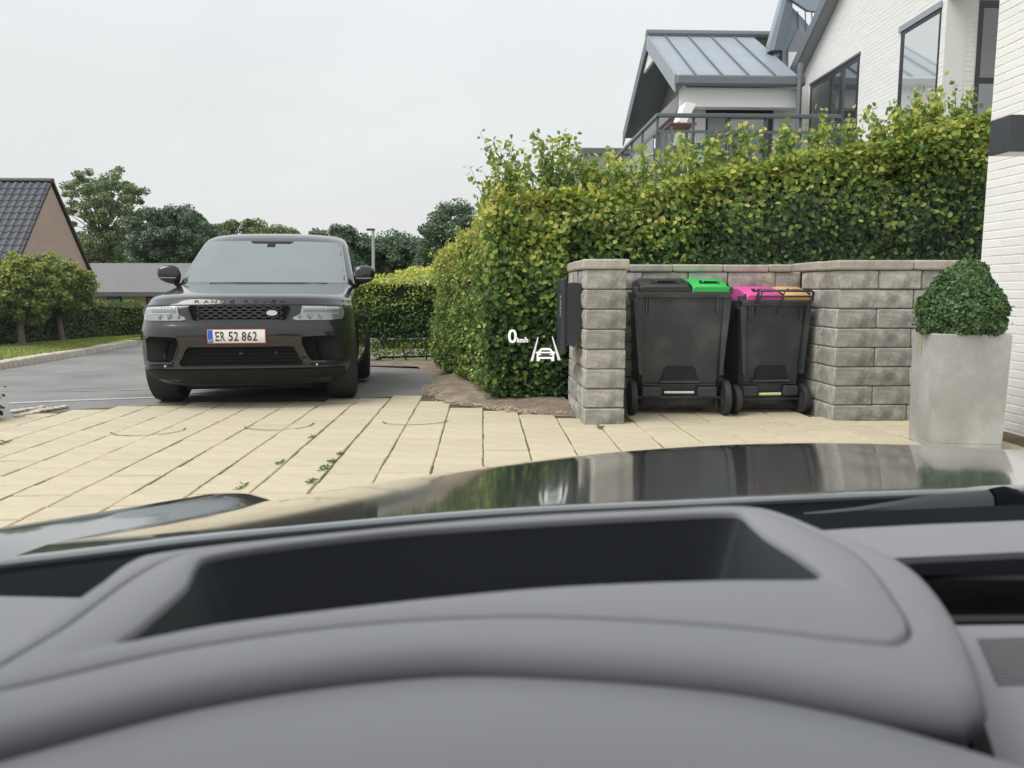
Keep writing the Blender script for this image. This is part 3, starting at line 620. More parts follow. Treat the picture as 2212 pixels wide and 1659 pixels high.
# hedge across the back with bare stems below
ya = 13.6; xL, xRt = -3.8, -.55; zb = gz(0, ya)
sts = [([(x, ya+.25, zb-.02), (x+random.uniform(-.07, .07), ya+.2, zb+.22), (x+random.uniform(-.16, .16), ya+.25, zb+.6)], random.uniform(.010, .019)) for x in [-2.32, -2.12, -1.83, -1.62, -1.37, -1.02, -.84, -2.55, -2.9]]
fc = [((xL, ya, zb+.26), (xRt, ya, zb+.26), (xRt, ya+.02, 1.30), (xL, ya+.02, 1.27), (0, -1, 0)), ((xL, ya, 1.27), (xRt, ya, 1.30), (xRt, ya+.6, 1.36), (xL, ya+.6, 1.33), (0, -.2, 1)),
      ((xL, ya+.05, zb+.06), (xRt, ya+.05, zb+.06), (xRt, ya+.05, zb+.4), (xL, ya+.05, zb+.4), (0, -1, 0))]
fc[2] = ((xL, ya+.1, zb+.12), (xRt, ya+.1, zb+.12), (xRt, ya+.1, zb+.3), (xL, ya+.1, zb+.3), (0, -1, 0))
hd = hedge('clipped_hedge', 'neat clipped hedge on bare stems behind the black car', fc[:2]+[((xL, ya+.1, zb+.10), (xRt, ya+.1, zb+.10), (xRt, ya+.06, zb+.34), (xL, ya+.06, zb+.34), (0, -1, 0))]*1, m_hedge_lo, 1900, .046, MB().box(xL, xRt, ya+.12, ya+.5, zb+.42, 1.2), (), .07, base=(-1.9, ya, zb), stems=sts)
yb2 = 21.0
hedge('far_hedge', 'short piece of yellow-topped hedge seen above the clipped hedge', [((-2.35, yb2, -.3), (-.5, yb2, -.3), (-.5, yb2, 1.72), (-2.35, yb2, 1.62), (0, -1, 0)), ((-2.35, yb2, 1.6), (-.5, yb2, 1.7), (-.5, yb2+.7, 1.8), (-2.35, yb2+.7, 1.7), (0, -.2, 1))],
      m_hedge_lo, 700, .07, MB().box(-2.35, -1.4, yb2+.1, yb2+.7, -.4, 1.5), (), .08, base=(-1.4, yb2, -.4))
# low clipped hedge on the far side of the verge
fcs = []; core = MB()
for i in range(0, len(hc)-6, 5):
    a, b = hc[i]+np.array([-.25, .5]), hc[min(i+5, len(hc)-1)]+np.array([-.25, .5]); ga, gb = gz(0, a[1])+.1, gz(0, b[1])+.1; ta, tb = 1.0-.006*i, 1.0-.006*(i+5)
    d = b-a; nrm = np.array([d[1], -d[0]]); nrm /= np.linalg.norm(nrm)
    fcs.append(((a[0], a[1], ga), (b[0], b[1], gb), (b[0], b[1], tb), (a[0], a[1], ta), (nrm[0], nrm[1], .05)))
    fcs.append(((a[0], a[1], ta), (b[0], b[1], tb), (b[0]-nrm[0]*.8, b[1]-nrm[1]*.8, tb+.05), (a[0]-nrm[0]*.8, a[1]-nrm[1]*.8, ta+.05), (nrm[0]*.2, nrm[1]*.2, 1)))
    o = -nrm*.12; q = -nrm*.7
    core.add([(a[0]+o[0], a[1]+o[1], ga-.1), (b[0]+o[0], b[1]+o[1], gb-.1), (b[0]+q[0], b[1]+q[1], gb-.1), (a[0]+q[0], a[1]+q[1], ga-.1), (a[0]+o[0], a[1]+o[1], ta-.1), (b[0]+o[0], b[1]+o[1], tb-.1), (b[0]+q[0], b[1]+q[1], tb-.1), (a[0]+q[0], a[1]+q[1], ta-.1)],
             [(0,1,5,4),(1,2,6,5),(2,3,7,6),(3,0,4,7),(4,5,6,7)])
m_priv = leafmat('privet_leaf', [(0, (.07, .13, .04)), (.5, (.11, .19, .055)), (.85, (.16, .24, .07)), (1, (.22, .29, .085))], .3)
hedge('privet_hedge', 'even mid-green clipped hedge behind the grass verge', fcs, m_priv, 900, .055, core, (), .05, base=(-10, 16, -.1))

# ---------------------------------------------------------------- trees
m_bark = M('bark', (.20, .17, .13), .9, var=.25, vscale=12, bump=.4, bscale=30); m_bark_d = M('dark_bark', (.09, .075, .06), .9, var=.25, vscale=12)
def tree(name, label, px, top_py, bot_py, hw_px, y, mat, n_leaf, lsize, clumps, seed, spread=1.0, bark=m_bark_d, gap=.16, trunk_r=.16, cat='tree', group=None, low=.32, shape=None):
    r = random.Random(seed); g_ = np.random.default_rng(seed); base = atY(px, 700, y); zb = gz(base.x, y); top = atY(px, top_py, y).z; bot = atY(px, bot_py, y).z; hw = hw_px/FPX*y
    t = thing(name, (base.x, y, zb), label, cat, group)
    cz, hz = (top+bot)/2, (top-bot)/2; wood = MB(); cs = []
    lean = r.uniform(-.03, .03)*hz
    trunk = [(base.x, y, zb-.1), (base.x+lean, y, zb+(bot-zb)*.6), (base.x+lean*2, y, bot), (base.x+lean, y, cz), (base.x, y, top-hz*.3)]
    MB().tube(trunk, [trunk_r, trunk_r*.85, trunk_r*.75, trunk_r*.5, trunk_r*.12], 8).build('trunk', bark, t, smooth=60)
    for i in range(clumps):
        for _ in range(40):
            q = g_.uniform(-1, 1, 3); rr = np.linalg.norm(q)
            if rr > 1 or rr < low: continue
            if shape == 'dome' and q[2] < -.55 and abs(q[0]) > .6: continue
            break
        k = 1.0+(.12 if 'standard' not in name else .02)*math.sin(5*math.atan2(q[2], q[0])+seed)
        c = np.array([base.x+q[0]*hw*k*.92, y+q[1]*hw*.9, cz+q[2]*hz*.94]); cs.append(c)
        if i % 2 == 0:
            a = np.array([base.x+lean, y, bot+(c[2]-bot)*r.uniform(.25, .6) if c[2] > bot else bot]); m_ = (a+c)/2+np.array([0, 0, hz*.06])
            wood.tube([tuple(a), tuple(m_), tuple(c)], [trunk_r*.28, trunk_r*.18, trunk_r*.05], 5)
    if wood.v: tag(wood.build('limbs', bark, t), kind='stuff')
    cs = np.array(cs); per = n_leaf//clumps; cr = gap*(hw+hz)*spread
    sz = cr*g_.uniform(.6, 1.25, clumps)
    d = g_.normal(0, 1, (clumps, per, 3)); d /= np.linalg.norm(d, axis=2)[:, :, None]; rad = g_.random((clumps, per))**.45
    P = cs[:, None, :]+d*rad[:, :, None]*sz[:, None, None]*np.array([1, 1, .72]); P = P.reshape(-1, 3)
    P[:, 2] = np.maximum(P[:, 2], zb+.3)
    nn = d.reshape(-1, 3)+np.array([0, 0, .5])
    me = leaf_mesh('crown', P-np.array([base.x, y, zb]), nn, lsize, .7, mat, .7); tag(link('crown', me, t), kind='stuff'); return t
m_pop = leafmat('poplar_leaf', [(0, (.16, .23, .115)), (.5, (.24, .32, .165)), (1, (.36, .43, .24))], .35)
m_oak = leafmat('oak_leaf', [(0, (.085, .14, .09)), (.5, (.125, .195, .118)), (1, (.21, .29, .16))], .28)  # oak lightened and blued to put distance haze into the leaf colour
m_mid = leafmat('maple_leaf', [(0, (.09, .15, .06)), (.5, (.15, .225, .08)), (1, (.24, .31, .12))], .3)
m_lime2 = leafmat('lime_leaf', [(0, (.10, .165, .05)), (.45, (.19, .27, .075)), (.8, (.34, .40, .10)), (1, (.52, .52, .15))], .35, .6, 2.2, .3)
tree('poplar_tree', 'tall loose pale green tree with sky gaps, left of the black car', 244, 350, 575, 104, 55, m_pop, 17000, .165, 150, 3, gap=.064, bark=m_bark, trunk_r=.22, low=.25)
tree('oak_tree', 'dense dark tree rising behind the bungalow roof', 385, 436, 590, 92, 50, m_oak, 40000, .16, 130, 8, gap=.115, trunk_r=.2)
tree('maple_tree', 'rounded mid-green tree just above the black car roof', 555, 470, 600, 92, 58, m_mid, 34000, .17, 110, 12, gap=.13, trunk_r=.2)
tree('oak_tree', 'dark tree with feathery top behind the lamp post', 735, 488, 640, 78, 60, m_oak, 34000, .17, 100, 15, gap=.13, trunk_r=.2)
tree('oak_tree', 'low dark tree between lamp post and yellow hedge', 858, 506, 640, 72, 62, m_oak, 32000, .17, 100, 19, gap=.135, trunk_r=.2)
tree('oak_tree', 'tallest dark tree partly hidden by the beech hedge', 985, 440, 640, 92, 56, m_oak, 42000, .165, 130, 23, gap=.12, trunk_r=.22)
tree('maple_tree', 'low green tree filling the gap behind the bungalow', 200, 520, 600, 70, 60, m_mid, 22000, .17, 70, 29, gap=.14, trunk_r=.16)
tree('maple_tree', 'green bush-like tree low behind the car windscreen', 640, 540, 640, 110, 48, m_mid, 26000, .16, 80, 31, gap=.14, trunk_r=.16)
# the wood that closes the view behind them
wood_px = [(-60, 560), (60, 545), (160, 540), (300, 520), (420, 505), (560, 500), (660, 512), (780, 508), (860, 520), (960, 500), (1060, 490), (1150, 500)]
yw = 80.0; n_ = 60000; g3 = np.random.default_rng(77); px_w = g3.uniform(-60, 1150, n_); topw = np.interp(px_w, [p[0] for p in wood_px], [p[1] for p in wood_px])+9*np.sin(px_w*.05)+6*np.sin(px_w*.13+1)
bx = (px_w-1043)/FPX*yw; zt_w = H+(630-topw)/FPX*yw; zz_w = -1.6+(zt_w+1.6)*g3.random(n_)**.75; cw_ = np.column_stack([bx, yw+g3.uniform(-2.5, 2.5, n_)+1.5*np.sin(bx*.8), zz_w])
cw_ += (vnoise(cw_, 2, .6)*.5)[:, None]*np.array([1, 0, .6])
tag(link('far_wood', leaf_mesh('far_wood', cw_, np.tile([0, -.6, .5], (n_, 1)), .26, .8, m_oak)), 'dark continuous wood closing the view behind the single trees', 'wood', kind='stuff')
# two clipped standards on the verge
tree('clipped_standard', 'nearer round clipped standard tree on the verge at the picture edge', 45, 541, 700, 98, 15.6, m_lime2, 30000, .060, 190, 41, gap=.10, bark=m_bark, trunk_r=.075, group='clipped standard trees on the verge')
tree('clipped_standard', 'farther round clipped standard tree between its twin and the black car', 132, 546, 692, 74, 17.2, m_lime2, 24000, .064, 150, 43, gap=.105, bark=m_bark, trunk_r=.075, group='clipped standard trees on the verge')

# ---------------------------------------------------------------- small plants
m_ivy = leafmat('ivy_leaf', [(0, (.03, .06, .025)), (.6, (.06, .11, .04)), (1, (.12, .18, .07))], .25)
b0 = atZ(-4, 912, 0); iv = thing('ivy_shrub', b0, 'sliver of dark green shrub at the picture edge by the paving', 'shrub')
c = rng.normal(0, 1, (900, 3))*np.array([.07, .08, .12])+np.array([-.17, .05, .20]); c[:, 2] = np.abs(c[:, 2]); c[:, 0] += -c[:, 2]*.22
tag(link('foliage', leaf_mesh('foliage', c, np.tile([.3, -.6, .4], (900, 1)), .045, .8, m_ivy), iv), kind='stuff')
MB().tube([(b0.x-.2, b0.y, 0), (b0.x-.2, b0.y, .3)], .02, 6).build('stem', m_twig, iv)
m_cob = M('pale_cobble', (.52, .46, .38), .85, var=.2, vscale=15, bump=.3, bscale=50, rnd=.12)
for i, (px, py, s) in enumerate([(40, 900, .10), (58, 895, .12), (75, 891, .10), (92, 887, .11), (108, 885, .09), (50, 887, .10), (70, 884, .09), (124, 882.5, .08), (35, 889, .09), (88, 881.5, .08), (140, 880, .07)]):
    p = atZ(px, py, 0); mb = MB(); rr = random.Random(i+60); prof = [(.25, -.03), (.85, -.01), (1, .012), (.86, .03), (.5, .042), (.0, .045)]
    rows = [[(p.x+math.cos(k*math.pi/5)*s*.5*q*(1+.18*math.sin(k*2+i)), p.y+math.sin(k*math.pi/5)*s*.42*q*(1+.2*math.cos(k*3+i)), hh*.55*(.7+.4*rr.random())) for k in range(10)] for q, hh in prof]
    tag(mb.grid(rows, True).build('edging_cobble', m_cob, smooth='all'), 'one of the small pale edging cobbles where paving meets road at the picture edge', 'cobble', 'pale edging cobbles at the corner of the paving')
m_weed = leafmat('weed_leaf', [(0, (.10, .18, .04)), (.6, (.18, .29, .07)), (1, (.28, .38, .10))], .35)
weeds = [(700, 1012, .05, 'largest weed tuft in the paving joint nearest the bonnet edge'), (718, 997, .045, 'bushy weed in the paving joint just behind the largest tuft'), (735, 980, .035, 'small weed at the far end of the weedy paving joint'), (672, 1040, .05, 'weed touching the bonnet edge at the weedy paving joint'),
         (603, 1001, .04, 'spiky little weed alone in a joint, left of the weed row'), (522, 1052, .045, 'spiky weed in a joint at the bonnet edge'), (975, 862, .10, 'flat grassy weed where soil, paving and road meet'), (1297, 925, .05, 'tiny weed at the foot of the stone pillar'), (8, 958, .05, 'dark weed lying on the paving at the picture edge'), (675, 945, .04, 'tiny weed in the paving joint behind the weed row')]
for px, py, s, lab in weeds:
    p = atZ(px, py, 0); t = thing('weed_tuft', p, lab, 'weed'); mb = MB(); n_ = 34
    for i in range(n_):
        a = random.uniform(0, 6.283); ln = s*random.uniform(.4, .95); up = random.uniform(.15, .8); w_ = s*random.uniform(.05, .10); d = Vector((math.cos(a), math.sin(a)*.8, 0)); q = Vector((-d.y, d.x, 0))*w_
        o_ = Vector((random.uniform(-.12, .12)*s, random.uniform(-1.3, 1.3)*s, .0)); m1 = o_+d*ln*.5+Vector((0, 0, ln*up*.6)); e = o_+d*ln+Vector((0, 0, ln*up*.55))
        mb.add([p+o_, p+m1+q, p+e, p+m1-q], [(0, 1, 2), (0, 2, 3)])
    tag(mb.build('leaves', m_weed, t, fix=False), kind='stuff')
# ================================================================ brick helper
m_wbrick = M('white_painted_brick', (.86, .86, .85), .75, var=.02, vscale=3, bump=.12, bscale=50, rnd=.025)
m_wmort = M('white_painted_joint', (.83, .83, .82), .85)
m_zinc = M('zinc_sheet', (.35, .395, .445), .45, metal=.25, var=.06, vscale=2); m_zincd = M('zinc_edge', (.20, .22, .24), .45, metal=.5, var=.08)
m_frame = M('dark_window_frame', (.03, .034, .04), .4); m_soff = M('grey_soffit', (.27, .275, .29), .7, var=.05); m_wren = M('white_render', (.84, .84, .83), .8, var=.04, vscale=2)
m_glass = M('house_glass', (.05, .06, .065), .04, spec=1.0, coat=.6, ior=2.0); m_white = M('white_paint', (.85, .85, .84), .4)
m_curt = M('pale_blind', (.70, .73, .72), .6, var=.03)
def brickwall(owner, o, du, dv, nrm, W, Hh, holes=(), bl=.24, bh=.067, j=.008, mat=None, budget=300, keep=None):
    """running-bond bricks on a plane: o origin, du along, dv up, nrm outward; holes (u0,u1,v0,v1)"""
    o, du, nrm = Vector(o), Vector(du), Vector(nrm); mat = mat or m_wbrick; items = []
    for r_ in range(int(Hh/bh)):
        u = -(bl*.5 if r_ % 2 else 0)
        while u < W:
            u0, u1 = max(u, 0)+j*.5, min(u+bl, W)-j*.5; v0 = r_*bh; u += bl
            segs = [(u0, u1)]
            for (a, b, c, d) in holes:
                if v0+bh > c+.005 and v0 < d-.005:
                    ns = []
                    for s0, s1 in segs:
                        if s1 <= a or s0 >= b: ns.append((s0, s1))
                        else:
                            if s0 < a-.01: ns.append((s0, a))
                            if s1 > b+.01: ns.append((b, s1))
                    segs = ns
            for s0, s1 in segs:
                if s1-s0 < .02: continue
                if keep and not keep((s0+s1)/2, v0): continue
                items.append((s0, s1, v0))
    def size(it):
        a = proj(o+du*it[0]+Vector((0, 0, it[2]))); b = proj(o+du*it[1]+Vector((0, 0, it[2]+bh)))
        if not a or not b: return -1
        if max(a[0], b[0]) < 0 or min(a[0], b[0]) > 2212 or max(a[1], b[1]) < 0 or min(a[1], b[1]) > 1659: return -.5
        return abs(b[0]-a[0])*abs(b[1]-a[1])
    items.sort(key=size, reverse=True)
    h = bh-j; c = .004; pr = .0022
    un = MB().add([(0,0,0),(1,0,0),(1,0,1),(0,0,1),(0,1,0),(1,1,0),(1,1,1),(0,1,1)], [(0,1,5,4),(1,2,6,5),(2,3,7,6),(3,0,4,7),(4,5,6,7)])
    rest = MB(); ang = math.atan2(du.y, du.x); uni = {}
    def geo(ln):
        return [(0,0,0),(ln,0,0),(ln,0,h),(0,0,h),(c,-1,c),(ln-c,-1,c),(ln-c,-1,h-c),(c,-1,h-c)], [(0,1,5,4),(1,2,6,5),(2,3,7,6),(3,0,4,7),(4,5,6,7)]
    for i, (u0, u1, v0) in enumerate(items):
        ln = round(u1-u0, 3); d_ = pr+random.uniform(-.001, .001); vs, fs = geo(ln)
        if i < budget and size((u0, u1, v0)) > 0:
            if ln not in uni:
                me = bpy.data.meshes.new('brick'); me.from_pydata([(x, 0, z) if y == 0 else (x, -pr, z) for x, y, z in vs], [], fs); me.update(); me.materials.append(mat); uni[ln] = me
            p = o+du*u0+Vector((0, 0, v0+j*.5)); ob = link('brick', uni[ln], owner); ob.location = p-ORG.get(owner.name, Vector()); ob.rotation_euler = (0, 0, ang); ob.scale = (1, d_/pr, 1)
        else:
            rest.add([o+du*(u0+x)+Vector((0, 0, v0+j*.5+z))+nrm*(d_ if y else 0) for x, y, z in vs], fs)
    if rest.v: tag(rest.build('far_bricks', mat, owner, fix=False), kind='stuff')
# ---------------------------------------------------------------- near white wall, right edge of the picture
cor = atY(2112, 560, 6.22); XW = cor.x
nh = thing('white_house', (XW+1, 4, 0), 'white painted brick house corner at the picture edge with box lamp', 'house')
MB().box(XW+.009, XW+3, .8, 6.19, -.1, 5.2).build('wall', m_wmort, nh)
brickwall(nh, (XW+.0085, 6.19, -.06), (0, -1, 0), (0, 0, 1), (-1, 0, 0), 3.2, 5.0, mat=m_wbrick, budget=300)
lp = atY(2180, 288, 4.55); lamp = thing('wall_lamp', (XW-.1, 4.6, lp.z-.15), 'dark grey metal box wall lamp on the white brick wall', 'lamp')
z0, z1 = atY(2180, 326, 4.55).z, atY(2180, 247, 4.55).z
MB().cbox(lp.x, XW-.018, 4.55, 4.73, z0, z1, .004).build('housing', m_anth, lamp)
MB().box(XW-.018, XW+.0, 4.58, 4.70, z0+.03, z1-.03).build('back_plate', m_anth, lamp)
MB().box(lp.x+.02, XW-.04, 4.57, 4.71, z0-.002, z0+.001).build('lower_lens', M('lamp_lens', (.5,.5,.48), .3), lamp)

# ---------------------------------------------------------------- large white gabled house behind the hedge
XG = 6.55; YG0, YG1 = 11.15, 16.2
hs = thing('gabled_house', (8.5, 13, 0), 'large white brick gabled house with dark windows behind the tall hedge', 'house')
zh = 5.15
ridge_y = 9.8; ze = 5.55; slope = .62
def verge_z(y): return ze+(YG1-y)*slope
# gable wall plane x = XG
mbw = MB(); wy = [YG0, YG1]
mbw.prism([(XG+.009, YG0, 0), (XG+.009, YG1, 0), (XG+.009, YG1, verge_z(YG1)-.12), (XG+.009, ridge_y-2.2, verge_z(ridge_y-2.2)-.12), (XG+.009, ridge_y-2.2, zh+.1), (XG+.009, YG0, zh+.1)], (.3, 0, 0))
mbw.build('wall', m_wmort, hs)
def ywin(px): return atX(px, 300, XG).y
w1a, w1b = ywin(1746), ywin(1848); w2a, w2b = ywin(1934), ywin(2016)
holes = [(YG1-w1a, YG1-w1b, 2.6-1.5, zh-1.5), (YG1-w2a, YG1-w2b, 2.0-1.5, zh-1.5), (YG1-YG0, 99, -1, zh-1.5)]
brickwall(hs, (XG+.0085, YG1, 1.5), (0, -1, 0), (0, 0, 1), (-1, 0, 0), YG1-(ridge_y-2.2), 7.5, holes, budget=300, keep=lambda u, v: (1.5+v+.07 < verge_z(YG1-u)-.12) and not (YG1-u < YG0 and v+1.5 < zh))
def side_window(ya, yb, za, zb, mull, blind=False):
    f = MB(); d = .07
    f.box(XG-.004, XG+.012, ya-d, ya, za, zb).box(XG-.004, XG+.012, yb, yb+d, za, zb).box(XG-.004, XG+.012, yb+d, ya-d, zb-d*1.3, zb)
    for m_ in mull: f.box(XG-.004, XG+.012, m_-.035, m_+.035, za, zb-d*1.3)
    wo = f.build('window', m_frame, hs)
    ed = [ya-d]+list(mull)+[yb+d]
    for a, b in zip(ed[:-1], ed[1:]): MB().box(XG+.001, XG+.004, b+.005, a-.005, za, zb-d*1.3).build('pane', m_curt if blind else m_glass, wo)
    MB().box(XG-.02, XG+.004, yb-.03, ya+.03, zb+.001, zb+.04).build('drip_edge', m_zincd, wo)
side_window(w1a, w1b, 2.6, zh, [w1a+(w1b-w1a)*.46])
m_skyglass = M('sky_glass', (.50, .54, .54), .04, spec=1.0, coat=1.0, ior=2.6)  # pale base puts the sky's reflection into the pane colour
f = MB().box(XG-.004, XG+.012, w2a-.10, w2a, 2.0, zh).box(XG-.004, XG+.012, w2b, w2b+.03, 2.0, zh).box(XG-.004, XG+.012, w2b+.03, w2a-.1, zh-.12, zh); wo = f.build('window', m_frame, hs)
MB().box(XG+.001, XG+.004, w2b+.035, w2a-.105, 2.0, zh-.125).build('pane', m_skyglass, wo)
MB().box(XG-.022, XG-.005, w2b-.02, w2a+.05, zh-.06, zh+.03).build('roller_box', m_zinc, wo)
# recessed front wall right of the corner window
fr_ = MB().box(XG+.31, XG+4, YG0+.009, YG0+.3, 0, zh+2.2).box(XG+.05, XG+.31, YG0+.009, YG0+.3, 0, zh+.09); fr_.build('front_wall', m_wmort, hs)
xd0 = atY(2097, 300, YG0).x; xd1 = xd0+.5
brickwall(hs, (XG+.0, YG0+.0085, 1.5), (1, 0, 0), (0, 0, 1), (0, -1, 0), 1.6, zh-1.5, [(xd0-XG, xd1-XG, -1, 9)], budget=60)
f = MB().box(xd0, xd0+.06, YG0-.01, YG0+.008, 1.5, zh).box(xd0+.06, xd1, YG0-.01, YG0+.008, zh-.1, zh).box(xd0+.06, xd1, YG0-.01, YG0+.008, 4.02, 4.10); wo = f.build('window', m_frame, hs)
MB().box(xd0+.06, xd1, YG0-.002, YG0+.006, 4.1, zh-.1).build('pane', M('grey_blind', (.24,.24,.26), .35, spec=.6), wo); MB().box(xd0+.06, xd1, YG0-.002, YG0+.006, 1.5, 4.02).build('pane', m_glass, wo)
# verge board and roof
def slab(name, mat, pts, th, par):
    n = (Vector(pts[1])-Vector(pts[0])).cross(Vector(pts[2])-Vector(pts[0])).normalized(); n = n if n.z > 0 else -n
    return MB().prism(pts, n*th).build(name, mat, par)
ye = YG1+.45; y2 = ridge_y-2.2
rf = slab('roof', m_zinc, [(XG-.18, ye, verge_z(ye)-.06), (XG-.18, y2, verge_z(y2)-.06), (XG+6, y2, verge_z(y2)-.06), (XG+6, ye, verge_z(ye)-.06)], .07, hs)
MB().prism([(XG-.19, ye, verge_z(ye)-.17), (XG-.19, y2, verge_z(y2)-.17), (XG-.19, y2, verge_z(y2)+.06), (XG-.19, ye, verge_z(ye)+.06)], (-.05, 0, 0)).build('verge_board', m_zincd, rf)
slab('verge_soffit', m_soff, [(XG-.19, ye, verge_z(ye)-.165), (XG-.19, y2, verge_z(y2)-.165), (XG+.0, y2, verge_z(y2)-.165), (XG+.0, ye, verge_z(ye)-.165)], .03, rf)
xdp = atY(1722, 300, 15.2).x; MB().tube([(xdp, 15.2, 2.4), (xdp, 15.2, ze-.12)], .05, 10).build('downpipe', m_zincd, hs)

# ---------------------------------------------------------------- zinc roofed wing with balcony
wg = thing('house_wing', (4.8, 17, 0), 'white house wing with standing-seam zinc roof above the balcony', 'house wing')
XV = 3.78; YE0, YE1, YR = 15.35, 20.9, 18.1; zE, zR = atY(1600, 172, YE0).z, atY(1500, 84, YR).z
sl = (zR-zE)/(YR-YE0); XE = XG-.38
slab('roof', m_zinc, [(XV, YE0, zE), (XE, YE0, zE), (XE, YR, zR), (XV, YR, zR)], .06, wg); wr = bpy.data.objects[wg.children[-1].name] if wg.children else None
wr = [o for o in COL.objects if o.parent == wg and o.name.startswith('roof')][0]
slab('back_roof', m_zinc, [(XV, YE1, zE), (XG+.5, YE1, zE), (XG+.5, YR, zR), (XV, YR, zR)], .06, wg)
nrm = Vector((0, -sl, 1)).normalized()
for i in range(6):
    x = XV+.36+i*.52
    if x > XE-.1: break
    a, b = Vector((x, YE0+.02, zE+.02*sl))+nrm*.06, Vector((x, YR-.06, zR-.06*sl))+nrm*.06
    MB().prism([a+Vector((-.013, 0, 0)), a+Vector((.013, 0, 0)), b+Vector((.013, 0, 0)), b+Vector((-.013, 0, 0))], nrm*.035).build('standing_seam', m_zincd, wr)
MB().tube([(XV-.05, YR, zR+.09), (XG+.5, YR, zR+.09)], .10, 10).build('ridge_cap', m_zincd, wr)
MB().cbox(XV-.03, XE+.1, YE0-.13, YE0+.03, zE-.13, zE+.055, .03).build('gutter', m_zincd, wr)
for sgn, yy in ((1, YE0), (-1, YE1)):   # verge cladding: small folded zinc panels along the slope
    for i in range(9):
        f0, f1 = i/9, (i+1)/9-.006; ya, yb = yy+(YR-yy)*f0, yy+(YR-yy)*f1; za, zb_ = zE+(zR-zE)*f0, zE+(zR-zE)*f1
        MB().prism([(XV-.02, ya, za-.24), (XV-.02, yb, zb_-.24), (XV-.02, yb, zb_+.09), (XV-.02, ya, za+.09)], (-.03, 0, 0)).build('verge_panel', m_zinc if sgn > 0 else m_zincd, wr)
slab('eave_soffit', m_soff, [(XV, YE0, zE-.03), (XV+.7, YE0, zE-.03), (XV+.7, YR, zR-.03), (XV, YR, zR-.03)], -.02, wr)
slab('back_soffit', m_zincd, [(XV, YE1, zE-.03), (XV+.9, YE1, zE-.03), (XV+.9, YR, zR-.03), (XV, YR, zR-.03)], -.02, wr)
XGw = XV+.75                                            # gable wall set back under the overhang
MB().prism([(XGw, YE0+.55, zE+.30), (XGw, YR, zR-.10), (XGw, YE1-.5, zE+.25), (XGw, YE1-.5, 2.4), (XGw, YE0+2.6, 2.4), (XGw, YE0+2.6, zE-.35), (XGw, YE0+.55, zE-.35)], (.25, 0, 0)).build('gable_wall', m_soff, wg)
MB().prism([(XV+.02, YR-.6, zR-.60), (XV+.02, YR, zR-.22), (XV+.02, YR+.6, zR-.60)], (.06, 0, 0)).build('gable_infill', m_wren, wg)
YWf = YE0+.5; zb = 2.55
MB().box(XV+.12, XE, YE0+.06, YE0+.30, zE-.50, zE-.14).build('eave_beam', m_wren, wg)
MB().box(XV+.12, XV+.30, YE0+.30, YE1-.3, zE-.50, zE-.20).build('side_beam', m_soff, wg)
xd0, xd1 = atY(1523, 300, YWf).x, atY(1671, 300, YWf).x; zd = atY(1600, 231, YWf).z
xw0 = xd0-.42
MB().box(xw0, xd0, YWf, YWf+.25, 2.2, zE+.2).box(xd1, XG, YWf, YWf+.25, 2.2, zE+.2).box(xd0, xd1, YWf, YWf+.25, zd, zE+.2).build('front_wall', m_wren, wg)
MB().tube([(XV+.36, YE0+.2, zb), (XV+.36, YE0+.2, zE-.6)], .035, 8).build('post', m_zinc, wg)
f = MB().box(xd0, xd0+.07, YWf+.08, YWf+.14, zb, zd).box(xd1-.07, xd1, YWf+.08, YWf+.14, zb, zd).box(xd0+.07, xd1-.07, YWf+.08, YWf+.14, zd-.1, zd)
xm = xd0+(xd1-xd0)*.34; f.box(xm-.03, xm+.03, YWf+.08, YWf+.14, zb, zd-.1); dr = f.build('balcony_door', m_frame, wg)
MB().box(xd0+.07, xm-.03, YWf+.10, YWf+.11, zb, zd-.1).build('pane', M('door_blind', (.33,.34,.36), .3, spec=.7), dr)
MB().box(xm+.03, xd1-.07, YWf+.10, YWf+.11, zb, zd-.1).build('pane', m_glass, dr)
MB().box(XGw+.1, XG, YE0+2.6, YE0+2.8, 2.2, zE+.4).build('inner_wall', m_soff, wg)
MB().box(XG-.55, XG-.02, YWf-.004, YWf-.0, zb, zE+.2)
# dormer-like cross roof where the wing meets the gable
dm = thing('dormer', (5.9, 17.0, zE+.5), 'small grey zinc gabled dormer between the wing roof and white gable', 'dormer')
a0 = atY(1664, 90, 16.6); apx = atY(1738, -12, 16.6); b0 = atY(1800, 60, 16.6)
xa_, xb_ = a0.x, 6.35
def dpt(px, py, y=16.6): return tuple(atY(px, py, y))
MB().prism([dpt(1664, 92), dpt(1692, -8), dpt(1700, -8), dpt(1672, 108), dpt(1664, 108)], (0, .25, 0)).build('roof_edge', m_zinc, dm)
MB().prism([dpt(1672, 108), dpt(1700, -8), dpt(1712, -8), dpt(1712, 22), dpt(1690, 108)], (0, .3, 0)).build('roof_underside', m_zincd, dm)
MB().prism([dpt(1690, 108, 16.75), dpt(1712, 16, 16.75), dpt(1735, 40, 16.75), dpt(1760, 70, 16.75), dpt(1742, 150, 16.75), dpt(1690, 150, 16.75)], (0, .8, 0)).build('zinc_cladding', m_zinc, dm)
MB().prism([dpt(1702, 108, 16.70), dpt(1722, 62, 16.70), dpt(1748, 86, 16.70), dpt(1740, 150, 16.70), dpt(1702, 150, 16.70)], (0, .3, 0)).build('recess_soffit', m_soff, dm)
MB().prism([dpt(1704, 112, 16.66), dpt(1738, 112, 16.66), dpt(1736, 160, 16.66), dpt(1704, 160, 16.66)], (0, .2, 0)).build('wall', m_wren, dm)
MB().prism([dpt(1700, -8, 16.55), dpt(1790, -8, 16.55), dpt(1778, 26, 16.55), dpt(1745, 22, 16.55)], (0, .1, 0)).build('roof_sheet', m_zinc, dm)
